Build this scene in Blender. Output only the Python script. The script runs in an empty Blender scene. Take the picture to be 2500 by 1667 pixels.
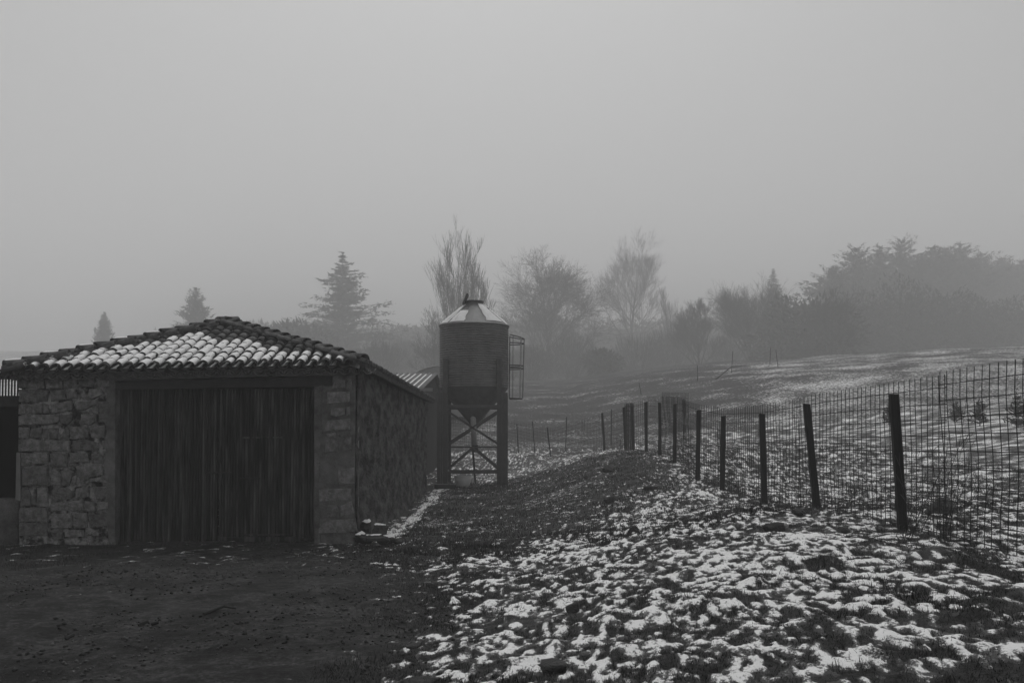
import bpy, math, random
import numpy as np
from mathutils import Vector, Matrix

random.seed(11)
RNG = np.random.default_rng(11)
scene = bpy.context.scene

# ------------------------------------------------------------------ camera, sky, sun, exposure
EYE, FPX, PITCH, ROW0 = 1.58, 2430.6, math.radians(2.0), 995.0   # photo pixels of a 2500 x 1667 frame
cam_d = bpy.data.cameras.new('camera')
cam = bpy.data.objects.new('camera', cam_d)
scene.collection.objects.link(cam)
cam_d.sensor_fit = 'HORIZONTAL'; cam_d.sensor_width = 36.0; cam_d.lens = 35.0
cam_d.shift_y = (ROW0 - 833.5) / 2500.0
cam_d.clip_start = 0.1; cam_d.clip_end = 3000.0
cam.location = (0, 0, EYE); cam.rotation_euler = (math.radians(90) + PITCH, 0, 0)
scene.camera = cam

SUN_EL, SUN_AZ = math.radians(58), math.radians(-2)     # azimuth measured from +Y (straight ahead) towards +X
world = bpy.data.worlds.new('World'); scene.world = world; world.use_nodes = True
wn = world.node_tree.nodes; wl = world.node_tree.links
for n in list(wn): wn.remove(n)
sky = wn.new('ShaderNodeTexSky'); sky.sky_type = 'NISHITA'; sky.sun_disc = False
sky.sun_elevation = SUN_EL; sky.sun_rotation = SUN_AZ
sky.air_density = 1.0; sky.dust_density = 2.0; sky.ozone_density = 1.0
bw = wn.new('ShaderNodeRGBToBW'); bg = wn.new('ShaderNodeBackground'); wo = wn.new('ShaderNodeOutputWorld')
bg.inputs['Strength'].default_value = 0.125
pw = wn.new('ShaderNodeMath'); pw.operation = 'POWER'; pw.inputs[1].default_value = 0.9      # a veiled sky is flatter than a clear one
wl.new(sky.outputs['Color'], bw.inputs['Color']); wl.new(bw.outputs['Val'], pw.inputs[0]); wl.new(pw.outputs[0], bg.inputs['Color'])
wl.new(bg.outputs['Background'], wo.inputs['Surface'])

sun_d = bpy.data.lights.new('sun', 'SUN'); sun_d.energy = 0.6; sun_d.angle = math.radians(25); sun_d.color = (1, 1, 1)
sun = bpy.data.objects.new('sun', sun_d); scene.collection.objects.link(sun)
sdir = Vector((math.sin(SUN_AZ) * math.cos(SUN_EL), math.cos(SUN_AZ) * math.cos(SUN_EL), math.sin(SUN_EL)))
sun.rotation_euler = sdir.to_track_quat('Z', 'Y').to_euler(); sun.location = sdir * 60 + Vector((0, 20, 0))

scene.view_settings.view_transform = 'Standard'; scene.view_settings.look = 'None'
scene.view_settings.gamma = 1.0; scene.view_settings.exposure = 0.36
scene.view_settings.use_curve_mapping = False
scene.cycles.use_denoising = True
scene.cycles.max_bounces = 8; scene.cycles.diffuse_bounces = 3; scene.cycles.volume_bounces = 3
scene.cycles.transparent_max_bounces = 8
scene.cycles.use_adaptive_sampling = True; scene.cycles.adaptive_threshold = 0.02

HAZE = 0.0037

# ------------------------------------------------------------------ helpers
C = scene.collection
WL = {}                                                   # world location of each object by name

def P(x, y, Y):
    """photo pixel -> point at distance Y in front of the camera"""
    u, v = (x - 1250.0) / FPX, (ROW0 - y) / FPX
    t = Y / (math.cos(PITCH) - v * math.sin(PITCH))
    return Vector((t * u, Y, EYE + t * (math.sin(PITCH) + v * math.cos(PITCH))))

def pix(p):
    X, Yw, Z = p[0], p[1], p[2] - EYE
    d = Yw * math.cos(PITCH) + Z * math.sin(PITCH)
    h = -Yw * math.sin(PITCH) + Z * math.cos(PITCH)
    return 1250 + FPX * X / d, ROW0 - FPX * h / d

def tag(o, label=None, cat=None, group=None, kind=None):
    if label: o['label'] = label
    if cat: o['category'] = cat
    if group: o['group'] = group
    if kind: o['kind'] = kind
    return o

def link(o, parent, wloc):
    C.objects.link(o)
    WL[o.name] = Vector(wloc)
    if parent is not None:
        o.parent = parent; o.location = Vector(wloc) - WL[parent.name]
    else:
        o.location = wloc
    return o

def empty(name, loc, label, cat, group=None):
    o = bpy.data.objects.new(name, None); o.empty_display_size = 0.3
    link(o, None, loc); return tag(o, label, cat, group)

def mesh_np(name, V, F, smooth=False):
    V = np.asarray(V, dtype=np.float32); F = np.asarray(F, dtype=np.int32)
    me = bpy.data.meshes.new(name); k = F.shape[1]
    me.vertices.add(len(V)); me.vertices.foreach_set('co', V.ravel())
    me.loops.add(F.size); me.loops.foreach_set('vertex_index', F.ravel())
    me.polygons.add(len(F)); me.polygons.foreach_set('loop_start', np.arange(0, F.size, k, dtype=np.int32))
    if smooth: me.polygons.foreach_set('use_smooth', np.ones(len(F), dtype=bool))
    me.update(calc_edges=True); return me

def mk(name, V, F, mat, parent=None, smooth=False, recenter=True):
    """world-space vertices -> one mesh object; faces as array of one size or a list"""
    V = np.asarray(V, dtype=np.float64)
    c = np.zeros(3)
    if recenter:
        c = (V.min(0) + V.max(0)) / 2; c[2] = V[:, 2].min()
    if isinstance(F, np.ndarray):
        me = mesh_np(name, V - c, F, smooth)
    else:
        me = bpy.data.meshes.new(name); me.from_pydata((V - c).tolist(), [], [list(f) for f in F])
        if smooth: me.polygons.foreach_set('use_smooth', np.ones(len(me.polygons), dtype=bool))
        me.update()
    if mat: me.materials.append(mat)
    o = bpy.data.objects.new(name, me)
    return link(o, parent, Vector(c))

class MB:
    """collects simple solids"""
    def __init__(s): s.v = []; s.f = []
    def add(s, V, F):
        n = len(s.v); s.v.extend([tuple(p) for p in V]); s.f.extend([[i + n for i in f] for f in F]); return s
    def box(s, a, b):
        (x0, y0, z0), (x1, y1, z1) = a, b
        V = [(x0, y0, z0), (x1, y0, z0), (x1, y1, z0), (x0, y1, z0), (x0, y0, z1), (x1, y0, z1), (x1, y1, z1), (x0, y1, z1)]
        return s.add(V, [(0, 3, 2, 1), (4, 5, 6, 7), (0, 1, 5, 4), (1, 2, 6, 5), (2, 3, 7, 6), (3, 0, 4, 7)])
    def bar(s, p, q, w, d=None, up=(0, 1, 0)):
        """box-section bar from p to q, w across, d along 'up'"""
        p, q = Vector(p), Vector(q); d = d or w; z = (q - p).normalized(); u = Vector(up)
        if abs(z.dot(u)) > 0.98: u = Vector((1, 0, 0))
        a = z.cross(u).normalized() * w / 2; b = a.cross(z).normalized() * d / 2
        V = [p - a - b, p + a - b, p + a + b, p - a + b, q - a - b, q + a - b, q + a + b, q - a + b]
        return s.add(V, [(0, 3, 2, 1), (4, 5, 6, 7), (0, 1, 5, 4), (1, 2, 6, 5), (2, 3, 7, 6), (3, 0, 4, 7)])
    def tube(s, pts, r, k=8, close=True):
        pts = [Vector(p) for p in pts]; n = len(pts); rs = r if isinstance(r, (list, tuple)) else [r] * n
        base = len(s.v); t0 = (pts[1] - pts[0]).normalized()
        a = t0.cross(Vector((0, 0, 1)));
        if a.length < 0.05: a = t0.cross(Vector((1, 0, 0)))
        a.normalize()
        for i, p in enumerate(pts):
            t = (pts[min(i + 1, n - 1)] - pts[max(i - 1, 0)]).normalized()
            a = (a - t * a.dot(t)).normalized(); b = t.cross(a)
            for j in range(k):
                w = 2 * math.pi * j / k
                s.v.append(tuple(p + (a * math.cos(w) + b * math.sin(w)) * rs[i]))
        for i in range(n - 1):
            for j in range(k):
                s.f.append([base + i * k + j, base + i * k + (j + 1) % k, base + (i + 1) * k + (j + 1) % k, base + (i + 1) * k + j])
        if close:
            s.f.append([base + j for j in range(k)][::-1]); s.f.append([base + (n - 1) * k + j for j in range(k)])
        return s
    def lathe(s, c, prof, k=32, a0=0.0, a1=2 * math.pi):
        base = len(s.v); full = abs(a1 - a0 - 2 * math.pi) < 1e-6; m = k if full else k + 1
        for r, z in prof:
            for j in range(m):
                w = a0 + (a1 - a0) * j / k
                s.v.append((c[0] + r * math.cos(w), c[1] + r * math.sin(w), c[2] + z))
        for i in range(len(prof) - 1):
            for j in range(k):
                j2 = (j + 1) % m
                s.f.append([base + i * m + j, base + i * m + j2, base + (i + 1) * m + j2, base + (i + 1) * m + j])
        return s
    def build(s, name, mat, parent=None, smooth=False):
        return mk(name, s.v, s.f, mat, parent, smooth)

def copy_obj(o, parent, wloc, rot=None, scale=None):
    c = o.copy(); 
    link(c, parent, wloc)
    if rot is not None: c.rotation_euler = rot
    if scale is not None: c.scale = scale
    return c

# value noise -------------------------------------------------------
def _h(ix, iy, seed):
    n = (ix.astype(np.int64) * 374761393 + iy.astype(np.int64) * 668265263 + seed * 1442695041) & 0xFFFFFFFF
    n = ((n ^ (n >> 13)) * 1274126177) & 0xFFFFFFFF
    n = n ^ (n >> 16)
    return (n & 0xFFFF) / 65535.0

def vnoise(x, y, seed=0):
    x = np.asarray(x, float); y = np.asarray(y, float)
    ix, iy = np.floor(x), np.floor(y); fx, fy = x - ix, y - iy
    fx = fx * fx * (3 - 2 * fx); fy = fy * fy * (3 - 2 * fy)
    a, b = _h(ix, iy, seed), _h(ix + 1, iy, seed); c, d = _h(ix, iy + 1, seed), _h(ix + 1, iy + 1, seed)
    return (a * (1 - fx) + b * fx) * (1 - fy) + (c * (1 - fx) + d * fx) * fy - 0.5

def fbm(x, y, seed=0, octv=4, gain=0.5):
    s = 0; a = 1.0
    for i in range(octv):
        s = s + a * vnoise(x * 2 ** i + 17.3 * i, y * 2 ** i - 9.1 * i, seed + i); a *= gain
    return s

def sstep(a, b, x):
    t = np.clip((np.asarray(x, float) - a) / (b - a), 0, 1); return t * t * (3 - 2 * t)

# materials (the photograph is black and white: every surface is a neutral grey) -----------------
def gmat(name, lo, hi, scale=4.0, detail=6.0, rough=0.85, bump=0.0, bscale=None, stretch=(1, 1, 1), rand=0.0, metal=0.0, spec=0.3, dist=0.0, contrast=(0.3, 0.7)):
    m = bpy.data.materials.new(name); m.use_nodes = True; nt = m.node_tree; N, L = nt.nodes, nt.links
    b = N['Principled BSDF']; b.inputs['Roughness'].default_value = rough; b.inputs['Metallic'].default_value = metal
    b.inputs['Specular IOR Level'].default_value = spec
    tc = N.new('ShaderNodeTexCoord'); mp = N.new('ShaderNodeMapping'); mp.inputs['Scale'].default_value = stretch
    L.new(tc.outputs['Object'], mp.inputs['Vector'])
    no = N.new('ShaderNodeTexNoise'); no.inputs['Scale'].default_value = scale; no.inputs['Detail'].default_value = detail
    no.inputs['Roughness'].default_value = 0.65; no.inputs['Distortion'].default_value = dist
    L.new(mp.outputs['Vector'], no.inputs['Vector'])
    oi = N.new('ShaderNodeObjectInfo')
    if rand:                                   # shift the pattern and the tone from piece to piece
        va = N.new('ShaderNodeVectorMath'); va.operation = 'ADD'; L.new(mp.outputs['Vector'], va.inputs[0])
        mu = N.new('ShaderNodeMath'); mu.operation = 'MULTIPLY'; mu.inputs[1].default_value = 57.0; L.new(oi.outputs['Random'], mu.inputs[0])
        L.new(mu.outputs[0], va.inputs[1]); L.new(va.outputs[0], no.inputs['Vector'])
    mr = N.new('ShaderNodeMapRange'); mr.inputs['From Min'].default_value = contrast[0]; mr.inputs['From Max'].default_value = contrast[1]
    mr.inputs['To Min'].default_value = lo; mr.inputs['To Max'].default_value = hi
    L.new(no.outputs['Fac'], mr.inputs['Value']); col = mr.outputs['Result']
    if rand:
        r2 = N.new('ShaderNodeMapRange'); r2.inputs['To Min'].default_value = 1 - rand; r2.inputs['To Max'].default_value = 1 + rand
        L.new(oi.outputs['Random'], r2.inputs['Value']); mm = N.new('ShaderNodeMath'); mm.operation = 'MULTIPLY'
        L.new(col, mm.inputs[0]); L.new(r2.outputs['Result'], mm.inputs[1]); col = mm.outputs[0]
    L.new(col, b.inputs['Base Color'])
    if bump:
        n2 = N.new('ShaderNodeTexNoise'); n2.inputs['Scale'].default_value = bscale or scale * 6; n2.inputs['Detail'].default_value = 5
        L.new(mp.outputs['Vector'], n2.inputs['Vector']); bp = N.new('ShaderNodeBump'); bp.inputs['Strength'].default_value = min(1, bump)
        bp.inputs['Distance'].default_value = 0.02 * max(1, bump); L.new(n2.outputs['Fac'], bp.inputs['Height']); L.new(bp.outputs['Normal'], b.inputs['Normal'])
    return m

M = {
    'stone': gmat('granite_stone', 0.085, 0.26, 12, 9, 0.9, 1.6, 45, rand=0.3, contrast=(.36, .64)),
    'stone_flush': gmat('flush_granite', 0.11, 0.28, 12, 9, 0.9, 1.4, 45, rand=0.2, contrast=(.36, .64)),
    'lintel': gmat('concrete_lintel', 0.15, 0.22, 4, 8, 0.95, 0.6, 40),
    'mortar': gmat('lime_mortar', 0.015, 0.34, 5, 8, 0.95, 1.2, 30, contrast=(.44, .6)),
    'render': gmat('cement_render', 0.07, 0.19, 4, 9, 0.95, 1.2, 40, contrast=(.36, .64)),
    'roughcast': gmat('weathered_roughcast', 0.006, 0.11, 5, 12, 0.95, 2.0, 22, stretch=(1.5, 0.34, 0.95), contrast=(.41, .63)),
    'plank': gmat('door_plank_wood', 0.005, 0.11, 5, 10, 0.8, 0.5, 30, stretch=(2.5, 2.5, 0.22), rand=0.55, contrast=(.43, .70)),
    'darkwood': gmat('dark_wood', 0.01, 0.025, 5, 6, 0.8, 0.4, 30),
    'tile': gmat('clay_tile', 0.04, 0.15, 8, 8, 0.85, 0.6, 50, rand=0.35),
    'snow': gmat('snow', 0.78, 0.9, 6, 6, 0.6, 0.3, 25),
    'galv': gmat('galvanised_steel', 0.12, 0.22, 2.5, 8, 0.55, 0.15, 20, stretch=(1, 1, 0.4), metal=0.35),
    'steel': gmat('painted_steel', 0.05, 0.09, 5, 6, 0.6, 0.2, 30, metal=0.2),
    'iron': gmat('rusty_iron', 0.015, 0.035, 8, 6, 0.7, 0.2, 40),
    'plastic': gmat('pale_plastic', 0.45, 0.6, 3, 5, 0.5),
    'pipe': gmat('pale_pipe', 0.28, 0.45, 4, 6, 0.5),
    'post': gmat('creosoted_post', 0.004, 0.012, 6, 7, 0.8, 0.4, 30, stretch=(2, 2, 0.3)),
    'wire': gmat('rusty_wire', 0.012, 0.03, 10, 4, 0.7),
    'sheet': gmat('fibre_cement_sheet', 0.1, 0.2, 3, 7, 0.9),
    'rock': gmat('dark_rock', 0.015, 0.06, 6, 8, 0.9, 0.8, 25),
    'bark': gmat('tree_bark', 0.02, 0.035, 4, 5, 0.9),
    'twig': gmat('bare_twig', 0.02, 0.04, 4, 3, 0.9),
    'needle': gmat('conifer_needles', 0.015, 0.04, 2, 4, 0.9),
    'leaf': gmat('evergreen_leaf', 0.02, 0.05, 2, 4, 0.8),
    'weed': gmat('dry_weed', 0.03, 0.07, 6, 3, 0.9),
    'grass': gmat('winter_grass', 0.006, 0.075, 1.3, 7, 0.8, contrast=(.38, .66)),
    'wall': gmat('pale_plaster', 0.25, 0.32, 1, 5, 0.9),
    'film': gmat('polytunnel_film', 0.2, 0.28, 2, 4, 0.4),
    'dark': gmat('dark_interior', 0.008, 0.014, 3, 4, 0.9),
}

# ------------------------------------------------------------------ terrain
def table(ys, zs, step=0.25, win=13, end=900.0):
    g = np.arange(-80, end, step); v = np.interp(g, ys, zs)
    k = np.ones(win) / win; v = np.convolve(np.pad(v, win // 2, mode='edge'), k, mode='valid')
    return lambda y: np.interp(y, g, v)

BASE = table([-80, 0, 16, 24, 32, 38, 44, 52, 60, 80, 120, 160, 185, 215, 245, 275, 320, 400, 470, 560, 700],
             [-2, 0, 0, .08, .28, .5, .95, 1.9, 3.0, 5.7, 9.0, 11.0, 13.0, 15.0, 18.0, 22.5, 31, 46, 54, 53, 44])
LAT = table([-80, 5, 10, 30, 60, 100, 170, 240], [.03, .03, .05, .10, .17, .15, .06, 0])

# fence posts measured in the photograph: x top, y top, x bottom, y bottom, distance
POSTS = [(2182, 962, 2206, 1297, 10.9), (1969, 986, 1997, 1249, 13.9), (1860, 1010, 1867, 1232, 16.4), (1766, 1015, 1763, 1201, 19.6),
         (1706, 1001, 1703, 1173, 21.6), (1648, 986, 1647, 1126, 26.0), (1611, 983, 1611, 1110, 28.7), (1577, 981, 1578, 1101, 30.6),
         (1543, 992, 1547, 1110, 31.6), (1523, 994, 1528, 1101, 34.0), (1470, 1008, 1477, 1108, 36.5), (1336, 1043, 1347, 1130, 41.9)]
_fz = [P(p[2], p[3], p[4]).z for p in POSTS]
HB = table([-80, 4, 8] + [p[4] for p in POSTS[:8]] + [34, 37, 42, 50, 900],
           [.3, .55, .62] + [z - float(BASE(p[4])) for z, p in zip(_fz[:8], POSTS[:8])] + [1.0, .8, .3, 0, 0], win=7)

def g0(X, Y):
    X = np.asarray(X, float); Y = np.asarray(Y, float)
    base = BASE(Y) + 5.0 * fbm(X * 0.014, Y * 0.004, 61, 2) * sstep(260, 420, Y)
    ang = X / np.maximum(Y, 40)
    base = np.where(Y > 60, base * (1 - 0.15 * sstep(-0.22, -0.42, ang) * sstep(100, 220, Y)), base)
    xr = np.maximum(X - 4.3, 0); xr = 24 * np.tanh(xr / 24)
    bank = HB(Y) * sstep(-1.0, 4.0, X) * (1 - 0.5 * sstep(5, 14, X))
    # the mound spills towards the silo behind the corner of the fence
    return base + LAT(Y) * xr + bank + 0.02 * np.sin(X * 0.7 + Y * 0.31)

def rough_amp(X, Y):
    """how tussocky the surface is: packed yard, grass bank, pasture"""
    yard = 1 - sstep(-2.2, 0.0, X + 1.1 * fbm(X * 0.9, Y * 0.9, 50, 4) + 0.10 * (Y - 9)) 
    yard = yard * (1 - sstep(14.0, 17.0, Y)) * (1 - 0.9 * sstep(-4.9, -6.0, X + 0.8 * fbm(X, Y, 52, 2)) * sstep(12.0, 13.0, Y))
    return yard

def micro(X, Y):
    yd = rough_amp(X, Y)
    t = 0.05 * fbm(X * 1.1, Y * 1.1, 3, 2) + 0.018 * fbm(X * 5.0, Y * 2.6, 34, 1) + 0.010 * fbm(X * 9.0, Y * 4.5, 36, 1)
    clump = np.maximum(fbm(X * 2.9, Y * 2.9, 5, 2) - 0.2, 0) * 0.13
    lane = X + 4.6 + 0.05 * (Y - 10) ** 1.0
    d = 0.035 * fbm(X * 0.9, Y * 0.9, 6, 3) + 0.03 * fbm(X * 4, Y * 4, 7, 3) - 0.035 * (np.exp(-((lane - .75) / .16) ** 2) + np.exp(-((lane + .75) / .16) ** 2))
    near = 1 - sstep(40, 90, Y)
    return ((t + clump) * (1 - yd) + d * yd) * near + (1 - near) * 0.5 * fbm(X * 0.08, Y * 0.08, 8, 4)

def gz(X, Y):
    return g0(X, Y) + micro(X, Y)

def gh(x, y): return float(gz(np.array([x]), np.array([y]))[0])

def seg(px, py, X):                                        # piecewise boundary X(Y)
    return np.interp(X, px, py)

def coverage(X, Y):
    """share of the ground that lies under snow"""
    n = fbm(X * 0.55, Y * 0.55, 21, 3)
    edge = seg([4, 6.4, 9, 12, 14.5, 17], [-0.9, -0.8, -1.2, -1.3, -2.2, -2.4], Y) + 0.9 * n
    c = 0.60 * sstep(-0.6, 1.6, X - edge)
    bank_edge = seg([12.5, 13.8, 17.5, 22, 27, 31], [-1.6, -0.2, 1.9, 3.6, 4.2, 4.2], Y) + 0.8 * n
    inbank = (1 - sstep(-0.9, 0.7, X - bank_edge)) * sstep(12.2, 14.5, Y) * (1 - sstep(31, 34, Y))
    c = c * (1 - inbank) + 0.13 * inbank
    c = c * (1 - 0.28 * sstep(3.2, 4.0, X) * (1 - sstep(4.3, 4.9, X)) * (Y < 24))
    wR = sstep(4.1, 4.9, X); wL = sstep(30.5, 34, Y) * (1 - wR)
    c = c * (1 - wL) + 0.42 * wL; c = c * (1 - wR) + 0.58 * wR
    far = 0.30 - 0.2 * sstep(90, 140, Y) + 0.42 * sstep(-0.26, -0.38, X / np.maximum(Y, 1.0))
    fld = 0.48 * sstep(1, 14, X - 0.16 * (Y - 30) + 2.5 * n) * (1 - sstep(85, 120, Y))
    wF = sstep(40, 58, Y); c = c * (1 - wF) + np.maximum(far, fld) * wF
    # strip of snow left along the foot of the side wall, few patches by the front of the barn
    strip = np.exp(-((X + 2.05) / 0.22) ** 2) * sstep(15.8, 16.4, Y) * (1 - sstep(29.5, 31, Y))
    c = np.maximum(c, 0.95 * strip)
    pat = sstep(-4.8, -6.4, X) * sstep(11.6, 12.6, Y) * (1 - sstep(13.8, 14.6, Y))
    c = np.maximum(c, 0.09 * pat)
    spr = np.maximum(sstep(-3.6, -2.4, X) * sstep(11, 13.6, Y) * (1 - sstep(15, 15.6, Y)), 0)
    return np.clip(np.maximum(c, 0.12 * spr) + 0.10 * n * (c > 0.2), 0, 0.97)

def snow_t(X, Y):
    """snow thickness (negative where bare)"""
    c = coverage(X, Y)
    n = 0.20 * fbm(X * 1.6, Y * 1.3, 31, 2) + 0.22 * fbm(X * 5.0, Y * 2.6, 34, 1) + 0.45 * fbm(X * 9.0, Y * 4.5, 36, 1) + fbm(X * 19.0, Y * 8.0, 32, 2, .6)
    n = n / 0.28                                           # about unit spread
    q = np.clip(c, 0.01, 0.99); thr = -np.log(q / (1 - q)) / 1.702
    return np.clip((n - thr) * 0.0075, -0.012, 0.014) - 0.10 * np.maximum(fbm(X * 2.9, Y * 2.9, 5, 2) - 0.22, 0) * 0.22

def grow(start, step, factor, end):
    out = []; x = start
    while x < end: x += step; step *= factor; out.append(x)
    return out

xs = list(np.arange(-9, -2.8, 0.11)) + list(np.arange(-2.8, 6.2, 0.023)); xs = [-v for v in grow(9, .08, 1.07, 440)][::-1] + xs + grow(xs[-1], .0215, 1.045, 440)
ys = [-60, -40, -25, -14, -8, -4, -1, 1, 2.5, 3.4] + list(np.arange(4.2, 14.0, 0.054))
ys = ys + grow(ys[-1], .054, 1.0145, 62); ys = ys + grow(ys[-1], .6, 1.04, 690)
xs, ys = np.array(xs), np.array(ys)
GX, GY = np.meshgrid(xs, ys)
GZ = gz(GX, GY)

def grid_faces(ny, nx):
    i = np.arange(ny * nx).reshape(ny, nx)
    return np.stack([i[:-1, :-1], i[:-1, 1:], i[1:, 1:], i[1:, :-1]], -1).reshape(-1, 4)

def ground_material():
    m = bpy.data.materials.new('winter_ground'); m.use_nodes = True; nt = m.node_tree; N, L = nt.nodes, nt.links
    b = N['Principled BSDF']; b.inputs['Roughness'].default_value = 0.9; b.inputs['Specular IOR Level'].default_value = 0.25
    tc = N.new('ShaderNodeTexCoord')
    at = N.new('ShaderNodeAttribute'); at.attribute_name = 'cover'
    sp = N.new('ShaderNodeSeparateColor'); L.new(at.outputs['Color'], sp.inputs[0])
    def noise(s, d, r=0.6, st=(1, 1, 1)):
        mp = N.new('ShaderNodeMapping'); mp.inputs['Scale'].default_value = st; L.new(tc.outputs['Object'], mp.inputs['Vector'])
        n = N.new('ShaderNodeTexNoise'); n.inputs['Scale'].default_value = s; n.inputs['Detail'].default_value = d; n.inputs['Roughness'].default_value = r
        L.new(mp.outputs['Vector'], n.inputs['Vector']); return n.outputs['Fac']
    def rng(v, a, b_, c, d):
        r = N.new('ShaderNodeMapRange'); r.inputs['From Min'].default_value = a; r.inputs['From Max'].default_value = b_
        r.inputs['To Min'].default_value = c; r.inputs['To Max'].default_value = d; L.new(v, r.inputs['Value']); return r.outputs['Result']
    def mix(f, a, b_):
        x = N.new('ShaderNodeMix'); x.data_type = 'FLOAT'; L.new(f, x.inputs[0]); L.new(a, x.inputs[2]); L.new(b_, x.inputs[3]); return x.outputs[0]
    def mul(a, b_):
        x = N.new('ShaderNodeMath'); x.operation = 'MULTIPLY'; L.new(a, x.inputs[0]); L.new(b_, x.inputs[1]); return x.outputs[0]
    grass = mul(rng(noise(9, 8, .75), .38, .64, .005, .065), rng(noise(1.1, 4), .35, .65, .7, 1.25))
    dirt = mul(mul(rng(noise(30, 9, .8), .40, .60, .004, .032), rng(noise(1.5, 9, .75, (1.1, .8, 1)), .43, .57, .3, 2.0)), rng(noise(9, 8, .75), .43, .57, .4, 1.5))
    col = mix(sp.outputs[0], grass, dirt)
    # thin snow and frost where the pieces are too far to tell apart
    th = N.new('ShaderNodeMath'); th.operation = 'SUBTRACT'
    nn = mul(rng(noise(6.5, 8, .75), 0, 1, 0, 1), rng(noise(0.35, 3), .3, .7, .85, 1.15))
    inv = rng(sp.outputs[1], 0, 1, 0.72, 0.30); L.new(nn, th.inputs[0]); L.new(inv, th.inputs[1])
    sm = rng(th.outputs[0], -0.01, 0.05, 0, 1)
    sn = N.new('ShaderNodeValue'); sn.outputs[0].default_value = 0.75
    L.new(mix(sm, col, sn.outputs[0]), b.inputs['Base Color'])
    bp = N.new('ShaderNodeBump'); bp.inputs['Strength'].default_value = 0.9; bp.inputs['Distance'].default_value = 0.03
    L.new(noise(34, 7, .7), bp.inputs['Height']); L.new(bp.outputs['Normal'], b.inputs['Normal'])
    return m

yardmask = rough_amp(GX, GY)
cov = coverage(GX, GY)
farc = np.clip(np.where(GY > 46, cov * (0.5 + 0.5 * sstep(38, 46, GY)), cov * (0.35 + .3 * sstep(36, 46, GY)) * sstep(10, 34, GY)), 0, 1)
farc = np.maximum(farc, 0.30 * (1 - yardmask) * (GY > 12.5) * (GY < 36) * (GX > -2.4))
ground = mk('ground', np.stack([GX, GY, GZ], -1).reshape(-1, 3), grid_faces(len(ys), len(xs)), ground_material(), smooth=True, recenter=False)
ca = ground.data.color_attributes.new('cover', 'FLOAT_COLOR', 'POINT')
ca.data.foreach_set('color', np.stack([yardmask, farc, 0 * farc, 0 * farc + 1], -1).astype(np.float32).ravel())
tag(ground, 'winter pasture and packed earth yard rising to a hill', kind='structure')

# snow lying in patches: a thin sheet that rises out of the turf where it is thick enough
jy = np.where((ys > 4.1) & (ys < 46))[0]; jx = np.where((xs > -9) & (xs < 60))[0]
SX, SY = GX[np.ix_(jy, jx)], GY[np.ix_(jy, jx)]
ST = snow_t(SX, SY); SZ = GZ[np.ix_(jy, jx)] + ST + 0.0025
SF = grid_faces(len(jy), len(jx)); keep = (ST.ravel()[SF] > -0.0035).any(1); SF = SF[keep]
used = np.unique(SF); remap = np.zeros(SX.size, dtype=np.int64); remap[used] = np.arange(len(used))

def snow_ground_material():
    m = gmat('patchy_snow', 0.8, 0.9, 5, 5, 0.65, 0.5, 60); nt = m.node_tree; N, L = nt.nodes, nt.links
    b = N['Principled BSDF']; tc = N.new('ShaderNodeTexCoord'); mp = N.new('ShaderNodeMapping'); mp.inputs['Scale'].default_value = (1, .5, 1); L.new(tc.outputs['Object'], mp.inputs['Vector'])
    n = N.new('ShaderNodeTexNoise'); n.inputs['Scale'].default_value = 30; n.inputs['Detail'].default_value = 9; n.inputs['Roughness'].default_value = 0.78; L.new(mp.outputs['Vector'], n.inputs['Vector'])
    at = N.new('ShaderNodeAttribute'); at.attribute_name = 'thick'; sb_ = N.new('ShaderNodeMath'); sb_.operation = 'SUBTRACT'; L.new(n.outputs['Fac'], sb_.inputs[0]); L.new(at.outputs['Fac'], sb_.inputs[1])
    r = N.new('ShaderNodeMapRange'); r.inputs['From Min'].default_value = 0.36; r.inputs['From Max'].default_value = 0.45; L.new(sb_.outputs[0], r.inputs['Value'])
    x = N.new('ShaderNodeMix'); x.data_type = 'FLOAT'; old = b.inputs['Base Color'].links[0].from_socket
    L.new(r.outputs['Result'], x.inputs[0]); L.new(old, x.inputs[2]); x.inputs[3].default_value = 0.03
    L.new(x.outputs[0], b.inputs['Base Color']); return m
snow_o = mk('snow', np.stack([SX.ravel()[used], SY.ravel()[used], SZ.ravel()[used]], -1), remap[SF], snow_ground_material(), smooth=True, recenter=False)
ta = snow_o.data.attributes.new('thick', 'FLOAT', 'POINT'); ta.data.foreach_set('value', np.clip(ST.ravel()[used] / 0.0075 * 0.15, -0.12, 0.2).astype(np.float32))
tag(snow_o, 'thin patchy snow lying between the tufts of the pasture', 'snow', kind='stuff')

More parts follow.
